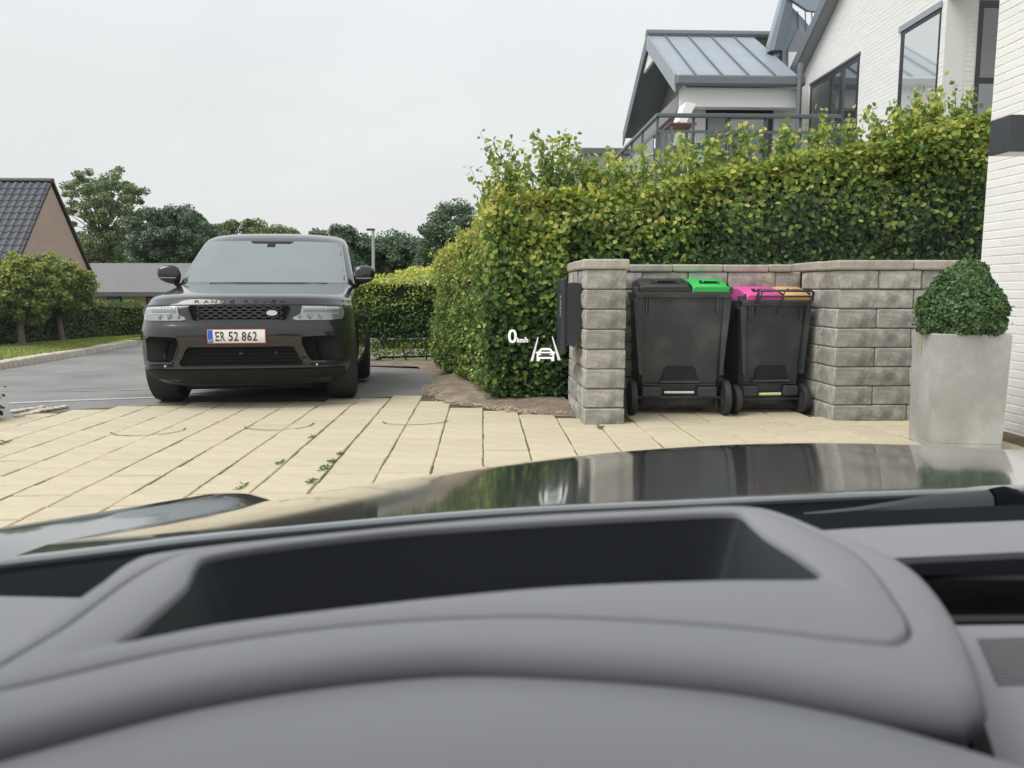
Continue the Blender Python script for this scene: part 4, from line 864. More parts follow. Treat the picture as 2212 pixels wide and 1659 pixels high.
for x_ in (1722, 1738, 1752): MB().prism([dpt(x_, 25, 16.73), dpt(x_+1.5, 25, 16.73), dpt(x_+3.5, 70, 16.73), dpt(x_+2, 70, 16.73)], (0, -.02, 0)).build('cladding_seam', m_zincd, dm)
# balcony
bl = thing('balcony', (4.2, 13, 0), 'balcony with steel rails and glass panels above the tall hedge', 'balcony')
YB0 = 11.0; xb0 = atY(1422, 250, YB0).x; zr = atY(1600, 250, YB0).z; zm = atY(1600, 285, YB0).z; xb1 = atY(1786, 250, YB0).x+.2; yb1 = 15.6
m_steel = M('rail_steel', (.16, .18, .19), .4, metal=.4); m_bglass = panemat('balcony_glass', (.86, .90, .92), 1.6)
MB().box(xb0, XG-.01, YB0, YE0+.5, 2.30, 2.55).build('deck', m_soff, bl); MB().box(xb0+.2, XG-.01, YB0+.25, YE0+.5, 0, 2.30).build('lower_wall', m_wren, bl)
MB().cbox(xb0-.03, xb1, YB0-.025, YB0+.03, zr-.03, zr+.025, .008).build('top_rail', m_steel, bl); MB().box(xb0, xb1, YB0-.012, YB0+.012, zm-.018, zm+.018).build('mid_rail', m_steel, bl)
MB().cbox(xb0-.03, xb0+.025, YB0+.03, yb1, zr-.03, zr+.025, .008).build('top_rail', m_steel, bl); MB().box(xb0-.012, xb0+.012, YB0+.012, yb1, zm-.018, zm+.018).build('mid_rail', m_steel, bl)
n_ = 5
for i in range(n_+1):
    x = xb0+(xb1-.05-xb0)*i/n_; MB().box(x-.02, x+.02, YB0+.031, YB0+.055, 2.5, zr-.03).build('post', m_steel, bl)
    if i < n_: MB().box(x+.03, x+(xb1-xb0)/n_-.03, YB0-.004, YB0+.004, 2.62, zm-.02).build('glass_panel', m_bglass, bl)
for i in range(1, 6):
    y = YB0+.2+(yb1-YB0-.25)*i/5; MB().box(xb0-.018, xb0+.018, y-.02, y+.02, 2.5, zr-.03).build('post', m_steel, bl)
    y0_ = YB0+.2+(yb1-YB0-.25)*(i-1)/5; MB().box(xb0-.004, xb0+.004, y0_+.05, y-.05, 2.62, zm-.02).build('glass_panel', m_bglass, bl)
# balcony furniture
m_teak = M('red_brown_wood', (.30, .13, .085), .5, var=.2, vscale=20)
q = atY(1470, 272, 12.1); tb = thing('garden_table', (q.x, 12.1, 2.55), 'red-brown wooden table on the balcony behind the rail', 'table')
zt = q.z
for i in range(5): MB().cbox(q.x-.21+i*.084, q.x-.21+i*.084+.077, 11.9, 12.4, zt-.012, zt+.012, .005).build('slat', m_teak, tb)
for sx in (-.17, .16):
    for sy in (11.95, 12.35): MB().box(q.x+sx-.02, q.x+sx+.02, sy-.015, sy+.015, 2.55, zt-.012).build('leg', m_steel, tb)
q2 = atY(1478, 244, 12.9); ch_ = thing('deck_chair', (q2.x, 12.9, 2.55), 'white reclining deck chair with dark fabric beside the balcony table', 'chair')
pa, pb = atY(1462, 268, 12.9), atY(1496, 226, 12.9)
MB().prism([(pa.x-.02, 12.7, pa.z), (pa.x+.10, 12.7, pa.z-.03), (pb.x+.02, 12.75, pb.z-.02), (pb.x-.14, 12.75, pb.z+.01)], (0, .45, .02)).build('backrest', m_white, ch_)
MB().prism([(pa.x, 12.7, pa.z), (pa.x+.06, 12.7, pa.z-.05), (pa.x+.42, 12.7, 2.62), (pa.x+.36, 12.7, 2.62)], (0, .05, 0)).build('leg', m_white, ch_)
MB().prism([(pa.x+.12, 13.1, pa.z-.05), (pa.x+.06, 13.1, pa.z-.05), (pa.x-.22, 13.1, 2.55), (pa.x-.16, 13.1, 2.55)], (0, .05, 0)).build('leg', m_white, ch_)
MB().prism([(pa.x-.1, 12.7, pa.z-.42), (pa.x+.45, 12.7, pa.z-.36), (pa.x+.45, 12.7, pa.z-.32), (pa.x-.1, 12.7, pa.z-.38)], (0, .45, 0)).build('seat', m_anth, ch_)
# grey annex beyond
an = thing('grey_annex', (3.2, 24, 0), 'grey flat-topped annex peeking over the hedge left of the balcony', 'building')
qa = atY(1257, 325, 22); 
MB().box(qa.x+.04, qa.x+3.2, 22.05, 26, 0, qa.z-.10).build('wall', M('weathered_render', (.36,.345,.32), .9, var=.15, vscale=1.5), an)
MB().cbox(qa.x, qa.x+3.25, 22, 26.05, qa.z-.10, qa.z+.08, .02).build('parapet_cap', m_zincd, an)

# ---------------------------------------------------------------- steep tiled gable house across the road
YRg = 33.0; rp = atY(110, 395, YRg); XgE = rp.x; zRg = rp.z; pitch = 1.28
lf = atX(46, 548, XgE); rt = atX(176, 548, XgE)
kh = thing('brick_gable_house', (XgE-4, YRg, gz(0, YRg)), 'house with steep dark tiled roof and red brick gable', 'house')
yn, yf = lf.y-.25, rt.y+.25; sn = (zRg-lf.z)/(YRg-lf.y); sf = (zRg-rt.z)/(rt.y-YRg); zen, zef = zRg-sn*(YRg-yn+.6), zRg-sf*(yf+.6-YRg)
m_rbrick = bpy.data.materials.new('red_brick'); m_rbrick.use_nodes = True
nn_ = m_rbrick.node_tree.nodes; ll_ = m_rbrick.node_tree.links; bt = nn_.new('ShaderNodeTexBrick'); tcx = nn_.new('ShaderNodeTexCoord'); mpx = nn_.new('ShaderNodeMapping')
mpx.inputs['Rotation'].default_value = (math.pi/2, 0, math.pi/2); sx_ = nn_.new('ShaderNodeSeparateXYZ'); cx_ = nn_.new('ShaderNodeCombineXYZ')
ll_.new(tcx.outputs['Object'], sx_.inputs[0]); ll_.new(sx_.outputs['Y'], cx_.inputs[0]); ll_.new(sx_.outputs['Z'], cx_.inputs[1]); ll_.new(cx_.outputs[0], bt.inputs[0])
bt.inputs['Color1'].default_value = (.50, .345, .285, 1); bt.inputs['Color2'].default_value = (.43, .295, .25, 1); bt.inputs['Mortar'].default_value = (.52, .47, .43, 1)
bt.inputs['Scale'].default_value = 1.0; bt.inputs['Brick Width'].default_value = .24; bt.inputs['Row Height'].default_value = .067; bt.inputs['Mortar Size'].default_value = .008
bs_ = nn_['Principled BSDF']; bs_.inputs['Roughness'].default_value = .9; ll_.new(bt.outputs[0], bs_.inputs['Base Color'])
MB().prism([(XgE, YRg, zRg-.1), (XgE, yf+.6, zef-.1), (XgE, yf+.6, gz(0, 33)-.5), (XgE, yn-.6, gz(0, 33)-.5), (XgE, yn-.6, zen-.1)], (-.3, 0, 0)).build('gable_wall', m_rbrick, kh)
MB().box(XgE-9, XgE-.301, yn+.4, yf-.4, gz(0, 33)-.5, zen-.2).build('wall', m_rbrick, kh)
m_tile = M('dark_glazed_tile', (.050, .056, .072), .45, var=.12, vscale=6, rnd=.12, spec=.4); m_dark = M('dark_verge_board', (.03, .032, .036), .5)
roofn = slab('roof', m_dark, [(XgE-9, yn-.6, zen), (XgE+.06, yn-.6, zen), (XgE+.06, YRg, zRg), (XgE-9, YRg, zRg)], .04, kh)
slab('back_roof', m_dark, [(XgE-9, yf+.6, zef), (XgE+.10, yf+.6, zef), (XgE+.10, YRg, zRg), (XgE-9, YRg, zRg)], .10, kh)
tn = Vector((0, -sn, 1)).normalized(); ts = Vector((0, 1, sn)).normalized(); TW, TL = .30, .34
prof = [(0, .0), (.06, .045), (.12, .055), (.18, .04), (.23, .008), (.30, .0)]
mb = MB(); rows = [[(x, 0, z+.022) for x, z in prof], [(x, .36, z) for x, z in prof]]; mb.grid(rows); mb.add([(x, 0, z+.022) for x, z in prof]+[(x, 0, z-.004) for x, z in prof], [(i, i+1, 7+i, 6+i) for i in range(5)])
tm = mb.mesh('roof_tile', smooth='all', fix=False); tm.materials.append(m_tile)
slope_len = (Vector((0, YRg, zRg))-Vector((0, yn-.6, zen))).length; rt_ = math.atan(sn)
for r_ in range(int(slope_len/TL)):
    for c_ in range(14):
        x = XgE-.26-c_*TW; p = Vector((x, yn-.6, zen))+ts*(r_*TL)+tn*.055
        s_ = proj(p)
        if s_ is None or s_[0] < -25 or s_[1] > 590: continue
        place('roof_tile', tm, p, roofn, (rt_, 0, 0))
MB().tube([(XgE-9, YRg, zRg+.08), (XgE+.1, YRg, zRg+.08)], .11, 8).build('ridge_tile', m_dark, roofn)
# ---------------------------------------------------------------- bungalow
Yb = 40.0; a_, b_ = atY(205, 571, Yb+3.2), atY(640, 571, Yb+3.2); e_ = atY(300, 634, Yb)
bg_ = thing('bungalow', ((a_.x+b_.x)/2, Yb+2, gz(0, Yb)), 'low bungalow with grey roof and yellow brick wall behind the hedge', 'house')
m_eter = M('fibre_cement_roof', (.19, .185, .19), .8, var=.08, vscale=1.5, bump=.2, bscale=12)
x0_ = a_.x-4; slab('roof', m_eter, [(x0_, Yb-.5, e_.z), (b_.x, Yb-.5, e_.z), (b_.x, Yb+3.4, a_.z), (x0_, Yb+3.4, a_.z)], .08, bg_)
slab('back_roof', m_eter, [(x0_, Yb+7, e_.z), (b_.x, Yb+7, e_.z), (b_.x, Yb+3.4, a_.z), (x0_, Yb+3.4, a_.z)], .08, bg_)
MB().box(x0_+.3, b_.x-.3, Yb, Yb+.3, gz(0, Yb)-.3, e_.z+.2).build('wall', M('yellow_brick', (.66, .50, .31), .9, var=.1, vscale=6), bg_)
MB().box(x0_+.1, b_.x-.1, Yb-.55, Yb-.5, e_.z-.14, e_.z+.06).build('fascia', m_zincd, bg_)
for px0, px1 in ((232, 262), (316, 345), (420, 450)):
    p, q = atY(px0, 641, Yb), atY(px1, 641, Yb); wo = MB().box(p.x, q.x, Yb-.03, Yb-.004, p.z-1.1, p.z).build('window', m_frame, bg_); MB().box(p.x+.06, q.x-.06, Yb-.04, Yb-.031, p.z-1.0, p.z-.06).build('pane', m_glass, wo)
# lamp post
lq = atY(806, 640, 30); lt = atY(806, 497, 30); zg = gz(0, 30)
lpst = thing('lamp_post', (lq.x, 30, zg), 'thin grey street lamp post rising right of the black car mirror', 'lamp post')
MB().tube([(lq.x, 30, zg), (lq.x, 30, zg+1.0), (lt.x, 30, lt.z)], [.075, .065, .055], 10).build('pole', M('galvanised', (.42, .44, .45), .5, metal=.3), lpst)
MB().cbox(lt.x-.25, lt.x+.07, 29.93, 30.07, lt.z-.02, lt.z+.06, .02).build('lamp_head', m_anth, lpst)
# ================================================================ black SUV facing the camera
m_paint = M('black_car_paint', (.014, .0145, .016), .3, spec=.3, coat=1.0); m_paint.node_tree.nodes['Principled BSDF'].inputs['Coat IOR'].default_value = 1.5; m_trim = M('black_trim', (.015, .016, .018), .5, spec=.15, var=.1)
m_gloss = M('gloss_black_trim', (.010, .010, .011), .12, coat=.5); m_void = M('opening_black', (.006, .006, .007), .8); m_tyre = M('tyre_rubber', (.028, .028, .030), .75, var=.12, bump=.2, bscale=60)
m_cglass = M('coated_windscreen', (.09, .125, .125), .05, spec=1.0, coat=.2, ior=2.3); m_side = M('dark_side_glass', (.02, .022, .024), .04, spec=.8, coat=.5)
m_chrome = M('bright_metal', (.75, .76, .77), .15, metal=1.0); m_rim2 = M('indicator_lens', (.32, .33, .34), .25); m_rim = M('dark_alloy', (.05, .05, .055), .3, metal=.6)
LV = np.array([  # z, half width, nose, corner depth, roundness, tail, tail corner
 (.23, .78, .30, .55, 3.0, 4.66, .4), (.27, .85, .19, .60, 3.1, 4.74, .4), (.35, .94, .085, .70, 3.2, 4.83, .4), (.42, .972, .045, .74, 3.2, 4.85, .4), (.50, .985, .05, .76, 3.2, 4.85, .4),
 (.60, .990, .035, .77, 3.15, 4.85, .4), (.69, .992, .0, .79, 3.1, 4.86, .4), (.76, .990, .004, .80, 3.1, 4.86, .4), (.83, .986, .030, .81, 3.0, 4.85, .4), (.90, .980, .045, .82, 3.0, 4.84, .4),
 (.965, .968, .060, .84, 2.9, 4.83, .4), (1.00, .956, .085, .86, 2.8, 4.82, .4), (1.03, .950, .115, .88, 2.8, 4.81, .4), (1.06, .946, .21, .92, 2.8, 4.80, .4), (1.09, .943, .41, .92, 2.8, 4.79, .4),
 (1.12, .940, .63, .88, 2.8, 4.78, .4), (1.15, .938, .86, .78, 2.8, 4.77, .4), (1.18, .936, 1.10, .62, 2.8, 4.76, .4), (1.21, .934, 1.34, .46, 2.8, 4.75, .4), (1.26, .928, 1.43, .44, 2.8, 4.73, .4), (1.36, .905, 1.58, .42, 2.8, 4.67, .38), (1.50, .868, 1.82, .40, 2.8, 4.55, .38),
 (1.63, .83, 2.03, .40, 2.8, 4.44, .38), (1.70, .80, 2.16, .42, 2.7, 4.37, .4), (1.75, .755, 2.32, .50, 2.6, 4.29, .4), (1.785, .68, 2.58, .55, 2.5, 4.2, .4), (1.808, .54, 2.93, .50, 2.4, 4.05, .4), (1.820, .34, 3.25, .30, 2.3, 3.85, .25)])
def lv(z): return [np.interp(z, LV[:, 0], LV[:, i]) for i in range(1, 7)]
def front(x, z):
    w_, y0, D, n, _, _ = lv(z); t = min(abs(x)/w_, .9995); return y0+D*(1-(1-t**n)**(1/n))
def S(x, z, off=0.0): return (x, front(x, z)-off, z)
suv = thing('black_suv', (0, 0, 0), 'black SUV with Danish number plate parked facing the camera', 'car')
ORG[suv.name] = Vector()
nose = atY(516, 760, 6.95); suv.location = (nose.x, nose.y, .03); suv.rotation_euler = (R(-2.6), 0, R(6.3))
def half_loop(z):
    w_, y0, D, n, yr, Dr = lv(z); pts = []
    for a in np.linspace(0, math.pi/2, 22): pts.append((w_*math.sin(a)**(2/n), y0+D*(1-math.cos(a)**(2/n))))
    ys0, ys1 = y0+D, yr-Dr
    for t in np.linspace(0, 1, 14)[1:]: pts.append((w_, ys0+(ys1-ys0)*t))
    for a in np.linspace(0, math.pi/2, 9)[1:]: pts.append((w_*math.cos(a)**(2/3.), ys1+Dr*(math.sin(a)**(2/3.))))
    return pts
zs = sorted(set(list(LV[:, 0])+[.31, .38, .46, .55, .645, .725, .795, .865, .93, .98, 1.015, 1.045, 1.075, 1.105, 1.135, 1.165, 1.195, 1.235, 1.31, 1.43, 1.57, 1.665, 1.73, 1.77, 1.798, 1.815]))
# smooth the level table with a monotone-ish spline
def pch(xq, x, y):
    h = np.diff(x); d = np.diff(y)/h; m = np.zeros(len(x)); m[0], m[-1] = d[0], d[-1]
    for i in range(1, len(x)-1):
        m[i] = 0 if d[i-1]*d[i] <= 0 else 2*d[i-1]*d[i]/(d[i-1]+d[i])
    i = np.clip(np.searchsorted(x, xq)-1, 0, len(x)-2); t = (xq-x[i])/h[i]
    return (2*t**3-3*t**2+1)*y[i]+(t**3-2*t**2+t)*h[i]*m[i]+(-2*t**3+3*t**2)*y[i+1]+(t**3-t**2)*h[i]*m[i+1]
def lv(z): return [float(pch(z, LV[:, 0], LV[:, i])) for i in range(1, 7)]
rows = []
for z in zs:
    hl = half_loop(z); rows.append([(x, y, z) for x, y in hl]+[(-x, y, z) for x, y in hl[-2:0:-1]])
mb = MB().grid(rows, True); n_ = len(rows[0]); mb.f.append(tuple(range(n_-1, -1, -1))); mb.f.append(tuple(range(len(mb.v)-n_, len(mb.v))))
body = mb.build('body', m_paint, suv, smooth='all')
# openings cut into the shell
centre_in = [(-.44, .612), (.44, .612), (.475, .585), (.535, .45), (.52, .432), (-.52, .432), (-.535, .45), (-.475, .585)]
side_in = [(.545, .695), (.81, .705), (.855, .68), (.855, .495), (.835, .46), (.63, .457), (.59, .50), (.535, .64)]
grille_o = [(-.425, .958), (.425, .958), (.435, .93), (.40, .848), (.375, .838), (-.375, .838), (-.40, .848), (-.435, .93)]
cut = MB()
cut.prism([(x, -.3, z) for x, z in centre_in], (0, .42, 0)); cut.prism([(x, -.3, z) for x, z in grille_o], (0, .40, 0))
for s in (-1, 1): cut.prism([(s*x, -.3, z) for x, z in side_in], (0, .72, 0))
ax = (.90, 3.80); WR = .385
for y in ax:
    for s in (-1, 1): cut.lathe([(.455, .60), (.455, 1.2)] if s > 0 else [(.455, -1.2), (.455, -.60)], (0, y, WR), 'x', 40)
co = cut.build('cutter', m_void); bo = body.modifiers.new('openings', 'BOOLEAN'); bo.object = co; bo.operation = 'DIFFERENCE'; bo.solver = 'EXACT'
body.parent = None
dg = bpy.context.evaluated_depsgraph_get(); me2 = bpy.data.meshes.new_from_object(body.evaluated_get(dg)); body.modifiers.clear(); body.data = me2; body.parent = suv
bpy.data.objects.remove(co)
me2.materials.clear(); me2.materials.append(m_paint); me2.polygons.foreach_set('use_smooth', [True]*len(me2.polygons)); me2.set_sharp_from_angle(angle=R(38))
def patch(name, poly, mat, off, parent=suv, th=.02, step=.04, smooth=True):
    """polygon in front view wrapped on the nose, standing off it, with a return edge"""
    bm = bmesh.new(); f = bm.faces.new([bm.verts.new((x, 0, z)) for x, z in poly])
    x = -1.0
    while x < 1.0:
        bmesh.ops.bisect_plane(bm, geom=bm.verts[:]+bm.edges[:]+bm.faces[:], plane_co=(x, 0, 0), plane_no=(1, 0, 0)); x += step
    z = .24
    while z < 1.0:
        bmesh.ops.bisect_plane(bm, geom=bm.verts[:]+bm.edges[:]+bm.faces[:], plane_co=(0, 0, z), plane_no=(0, 0, 1)); z += .02
    bmesh.ops.triangulate(bm, faces=[f for f in bm.faces if len(f.verts) > 4])
    for v in bm.verts: v.co.y = front(v.co.x, v.co.z)-off
    r = bmesh.ops.extrude_face_region(bm, geom=bm.faces[:])
    for v in [g for g in r['geom'] if isinstance(g, bmesh.types.BMVert)]: v.co.y += th
    bmesh.ops.recalc_face_normals(bm, faces=bm.faces); me = bpy.data.meshes.new(name); bm.to_mesh(me); bm.free()
    if smooth: me.polygons.foreach_set('use_smooth', [True]*len(me.polygons)); me.set_sharp_from_angle(angle=R(40))
    return link(name, me, parent, mat)
def bar(name, pts, prof, mat, parent=suv):                # moulding along (x,z) points; prof of (offset, dz)
    return MB().grid([[S(x, z+dz, o) for o, dz in prof] for x, z in pts]).build(name, mat, parent, smooth=40)
def rim_of(poly, w_, mat, name, parent, off=.004):        # frame following a polygon's outline
    c = np.mean(np.array(poly), 0); P = [np.array(p) for p in poly]; rows = []
    for p in P+[P[0]]:
        d = (p-c); d = d/np.linalg.norm(d)*w_
        rows.append([S(p[0]-d[0]*.3, p[1]-d[1]*.3, -.02), S(p[0], p[1], off), S(p[0]+d[0], p[1]+d[1], off), S(p[0]+d[0]*1.15, p[1]+d[1]*1.15, -.01)])
    return MB().grid(rows).build(name, mat, parent, smooth=50)
# grille: frame, backing, honeycomb openings
gr = MB().prism([(x, .099, z) for x, z in grille_o], (0, .005, 0)).build('grille', m_void, suv)
rim_of(grille_o, .014, m_trim, 'grille_frame', gr, .005)
m_mesh = M('grille_mesh', (.035, .036, .040), .32, coat=.4)
hx, hz_ = .045, .0150
for r_ in range(5):
    for c_ in range(-5, 6):
        cx_ = c_*.0835+(.0417 if r_ % 2 else 0); cz_ = .942-r_*.0225
        lim = .405 if cz_ > .88 else .385
        if abs(cx_) > lim-.03: continue
        o6 = [(-1, 0), (-.55, 1), (.55, 1), (1, 0), (.55, -1), (-.55, -1)]
        rows = []
        for dx, dz in o6+o6[:1]:
            rows.append([(cx_+dx*hx*.70, .075, cz_+dz*hz_*.52), (cx_+dx*hx*.74, .058+.0, cz_+dz*hz_*.58), (cx_+dx*hx*.98, .058, cz_+dz*hz_*1.0), (cx_+dx*hx*1.0, .075, cz_+dz*hz_*1.02)])
        MB().grid([[(a, b+front(cx_, .90)-.045, c) for a, b, c in r] for r in rows]).build('mesh_cell', m_mesh, gr)
bd = MB().lathe([(0, -.004), (.046, -.004), (.050, 0), (.050, .012)], (0, 0, 0), 'y', 24)
badge_c = (.285, front(.285, .90)-.004, .897)
bo_ = link('badge', bd.mesh('badge', smooth=40), suv, M('pale_badge', (.36, .50, .40), .3)); bo_.location = badge_c; bo_.scale = (1, 1, .50)
bd = MB().lathe([(.040, -.0052), (.048, -.0052), (.051, 0), (.051, .010)], (0, 0, 0), 'y', 24); ro = link('badge_ring', bd.mesh('badge_ring'), bo_, m_chrome)
# bonnet lettering
def letter(ch, x0, zc, wd, ht, off, mat, parent, name='letter'):
    me = text_mesh(ch, 1.0, 0, .01); co_ = np.array([v.co for v in me.vertices]); lo, hi = co_.min(0), co_.max(0)
    bm = bmesh.new(); bm.from_mesh(me); bmesh.ops.recalc_face_normals(bm, faces=bm.faces)
    for v in bm.verts:
        x = x0+((v.co.x-lo[0])/(hi[0]-lo[0])-.5)*wd; z = zc+((v.co.y-lo[1])/(hi[1]-lo[1])-.5)*ht; v.co = S(x, z, off)
    r = bmesh.ops.extrude_face_region(bm, geom=bm.faces[:])
    for v in [g for g in r['geom'] if isinstance(g, bmesh.types.BMVert)]: v.co.y += .006; v.co.z -= .001
    bm.to_mesh(me); bm.free(); return link(name, me, parent, mat)
ll = MB().box(-.01, .01, .16, .17, .97, .98)
lt_mat = M('black_letters', (.012, .012, .013), .5)
first = letter('R', (573-948)/1015, .9945, .047, .0235, .003, lt_mat, suv, 'bonnet_letter')
for ch, px in [('A', 655), ('N', 723), ('G', 800), ('E', 884), ('R', 1010), ('O', 1089), ('V', 1168), ('E', 1246), ('R', 1332)]: letter(ch, (px-948)/1015, .9945, .047, .0235, .003, lt_mat, suv, 'bonnet_letter')
# shut lines
bar('bonnet_gap', [(x, .9665) for x in np.linspace(-.90, .90, 50)], [(.0015, -.004), (.0015, .004)], m_void)
for s in (-1, 1):
    pts = [(s*(lv(z)[0]+.0012), y, z) for y, z in [(.95, .985), (1.15, 1.005), (1.35, 1.025), (1.6, 1.04)]]
    MB().grid([[(x, y, z-.003), (x, y, z+.003)] for x, y, z in pts]).build('fender_gap', m_void, suv)
# headlights
m_lens = panemat('headlight_lens', (.95, .96, .97), .55); m_refl = M('headlight_reflector', (.60, .61, .63), .3, metal=.2, var=.15, vscale=30, bump=.1, bscale=80); m_drl = M('light_bar', (.86, .87, .87), .3)
for s in (-1, 1):
    hp_ = [(.465, .845), (.475, .862), (.525, .884), (.535, .905), (.545, .9585), (.84, .9585), (.895, .945), (.905, .90), (.89, .850), (.80, .838), (.50, .836)]
    P_ = [(s*x, z) for x, z in (hp_ if s > 0 else hp_[::-1])]
    hl = patch('headlight', P_, m_refl, .002); 
    patch('inner_bezel', [(s*x, z) for x, z in [(.555, .905), (.56, .925), (.80, .925), (.80, .905)]][::s], M('dark_bezel', (.34,.34,.36), .35), .0075, hl, .004)
    for i in range(9): patch('light_bar', [(s*x, z) for x, z in [(.565+i*.034, .934), (.565+i*.034, .952), (.592+i*.034, .952), (.592+i*.034, .934)]][::s], m_drl, .0085, hl, .005, smooth=False)
    for i, (x, rr) in enumerate([(.525, .016), (.61, .024), (.70, .024)]):
        z = .868; 
        MB().lathe([(0, -.006), (rr*.7, -.007), (rr, -.004), (rr, .01)], (s*x, front(x, z)-.004, z), 'y', 16).build('projector', M('projector_glass', (.28,.28,.30), .1, coat=.6), hl, smooth=40)
    patch('light_bar', [(s*x, z) for x, z in [(.60, .893), (.60, .899), (.86, .899), (.86, .893)]][::s], m_drl, .0085, hl, .005)
    patch('lens', P_, m_lens, .012, hl, .008)
    # air intake in the bumper corner
    ins = MB().prism([(s*x, front(.70, .58)+.10, z) for x, z in side_in], (0, .01, 0)).build('side_intake', m_void, suv)
    rim_of([(s*x, z) for x, z in side_in], .010, m_paint, 'intake_rim', ins, .006)
    MB().prism([(s*.64, front(.6, .58)+.05, .665), (s*.66, front(.6, .58)+.03, .665), (s*.70, front(.65, .58)+.03, .475), (s*.68, front(.65, .58)+.05, .475)], (0, .05, 0)).build('air_vane', m_gloss, ins)
    bar('lower_strake', [(s*x, .455-.012*0) for x in np.linspace(.60, .90, 14)], [(-.01, .016), (.014, .010), (.016, -.004), (-.01, -.008)], m_paint)
    fs_ = patch('fog_slot', [(s*x, z) for x, z in [(.61, .418), (.625, .440), (.80, .442), (.835, .425), (.80, .416)]][::s], m_void, .0185, suv, .01)
    MB().lathe([(0, -.004), (.010, -.003), (.012, .004)], (s*.665, front(.665, .43)-.0195, .429), 'y', 12).build('fog_lamp', m_chrome, fs_, smooth=40)
    patch('washer_cover', [(s*x, z) for x, z in [(.70, .800), (.70, .815), (.78, .815), (.78, .800)]][::s], m_paint, .003, suv, .006)
# centre intake: dark mesh slats, sensor and rim
ci_ = MB().prism([(x, .115, z) for x, z in centre_in], (0, .004, 0)).build('centre_intake', m_void, suv); rim_of(centre_in, .012, m_gloss, 'intake_rim', ci_, .006)
for z in (.47, .505, .54, .575): MB().box(-.47, .47, .085, .11, z-.004, z+.004).build('slat', m_trim, ci_)
MB().cbox(-.02, .02, .07, .10, .53, .56, .004).build('radar_sensor', m_gloss, ci_)
MB().lathe([(.010, -.002), (.0135, -.002), (.015, .01)], (.30, .085, .545), 'y', 16).build('tow_eye_ring', m_rim, ci_)
bar('skid_moulding', [(x, .412) for x in np.linspace(-.90, .90, 60)], [(-.01, .022), (.016, .012), (.018, -.008), (-.01, -.018)], m_paint)
patch('lower_valance', [(-.905, .392), (.905, .392), (.90, .33), (.86, .30), (.58, .275), (.40, .262), (-.40, .262), (-.58, .275), (-.86, .30), (-.90, .33)], m_trim, .004)
patch('tow_cover', [(.30, .375), (.42, .375), (.44, .30), (.33, .29)], m_trim, .008)
for s in (-1, 1): bar('exhaust_trim', [(s*x, .300) for x in np.linspace(.56, .80, 10)], [(-.005, .012), (.010, .008), (.012, -.008), (-.005, -.012)], m_gloss)
# number plate
npl = patch('number_plate', [(-.272, .642), (.232, .642), (.232, .762), (-.272, .762)], M('plate_red', (.55, .05, .05), .4), .012, suv, .012)
patch('plate_face', [(-.267, .647), (.227, .647), (.227, .757), (-.267, .757)], M('plate_white', (.86, .85, .82), .4), .0135, npl, .006)
patch('country_band', [(-.265, .649), (-.222, .649), (-.222, .755), (-.265, .755)], M('plate_blue', (.02, .12, .55), .4), .0150, npl, .006)
m_pl = M('plate_black', (.02, .022, .02), .5); x = -.197
for ch, wd in [('E', .034), ('R', .040), (None, .026), ('5', .037), ('2', .037), (None, .026), ('8', .038), ('6', .038), ('2', .037)]:
    if ch: letter(ch, x+wd/2-.004, .702, wd, .078, .0165, m_pl, npl, 'plate_character'); x += wd+.009
    else: x += wd-.004
for ch, dx in (('D', -.0095), ('K', .0095)): letter(ch, -.2435+dx, .667, .014, .020, .0165, m_drl, npl, 'plate_character')
# glass
def glass_rows(z0, z1, fx, off, n=26, m=12):
    return [[S(t*lv(z)[0]*fx, z, off) for t in np.linspace(-1, 1, n)] for z in np.linspace(z0, z1, m)]
MB().grid(glass_rows(1.226, 1.665, .93, .004)).build('windscreen', m_cglass, suv, smooth='all')
ws = [o for o in COL.objects if o.name.startswith('windscreen')][-1]
MB().grid([[S(x, z, .0055) for x in np.linspace(-k, k, 9)] for z, k in ((1.633, .20), (1.648, .23), (1.663, .24))]).build('sensor_housing', m_void, ws)
MB().grid([[S(x, z, .0057) for x in np.linspace(-.045, .045, 5)] for z in (1.595, 1.615, 1.633)]).build('sensor_housing', m_void, ws)
for x0, x1 in ((-.55, .10), (.08, .66)): MB().tube([S(x0, 1.214, .006), S((x0+x1)/2, 1.217, .006), S(x1, 1.215, .006)], .004, 6).build('wiper', m_trim, suv)
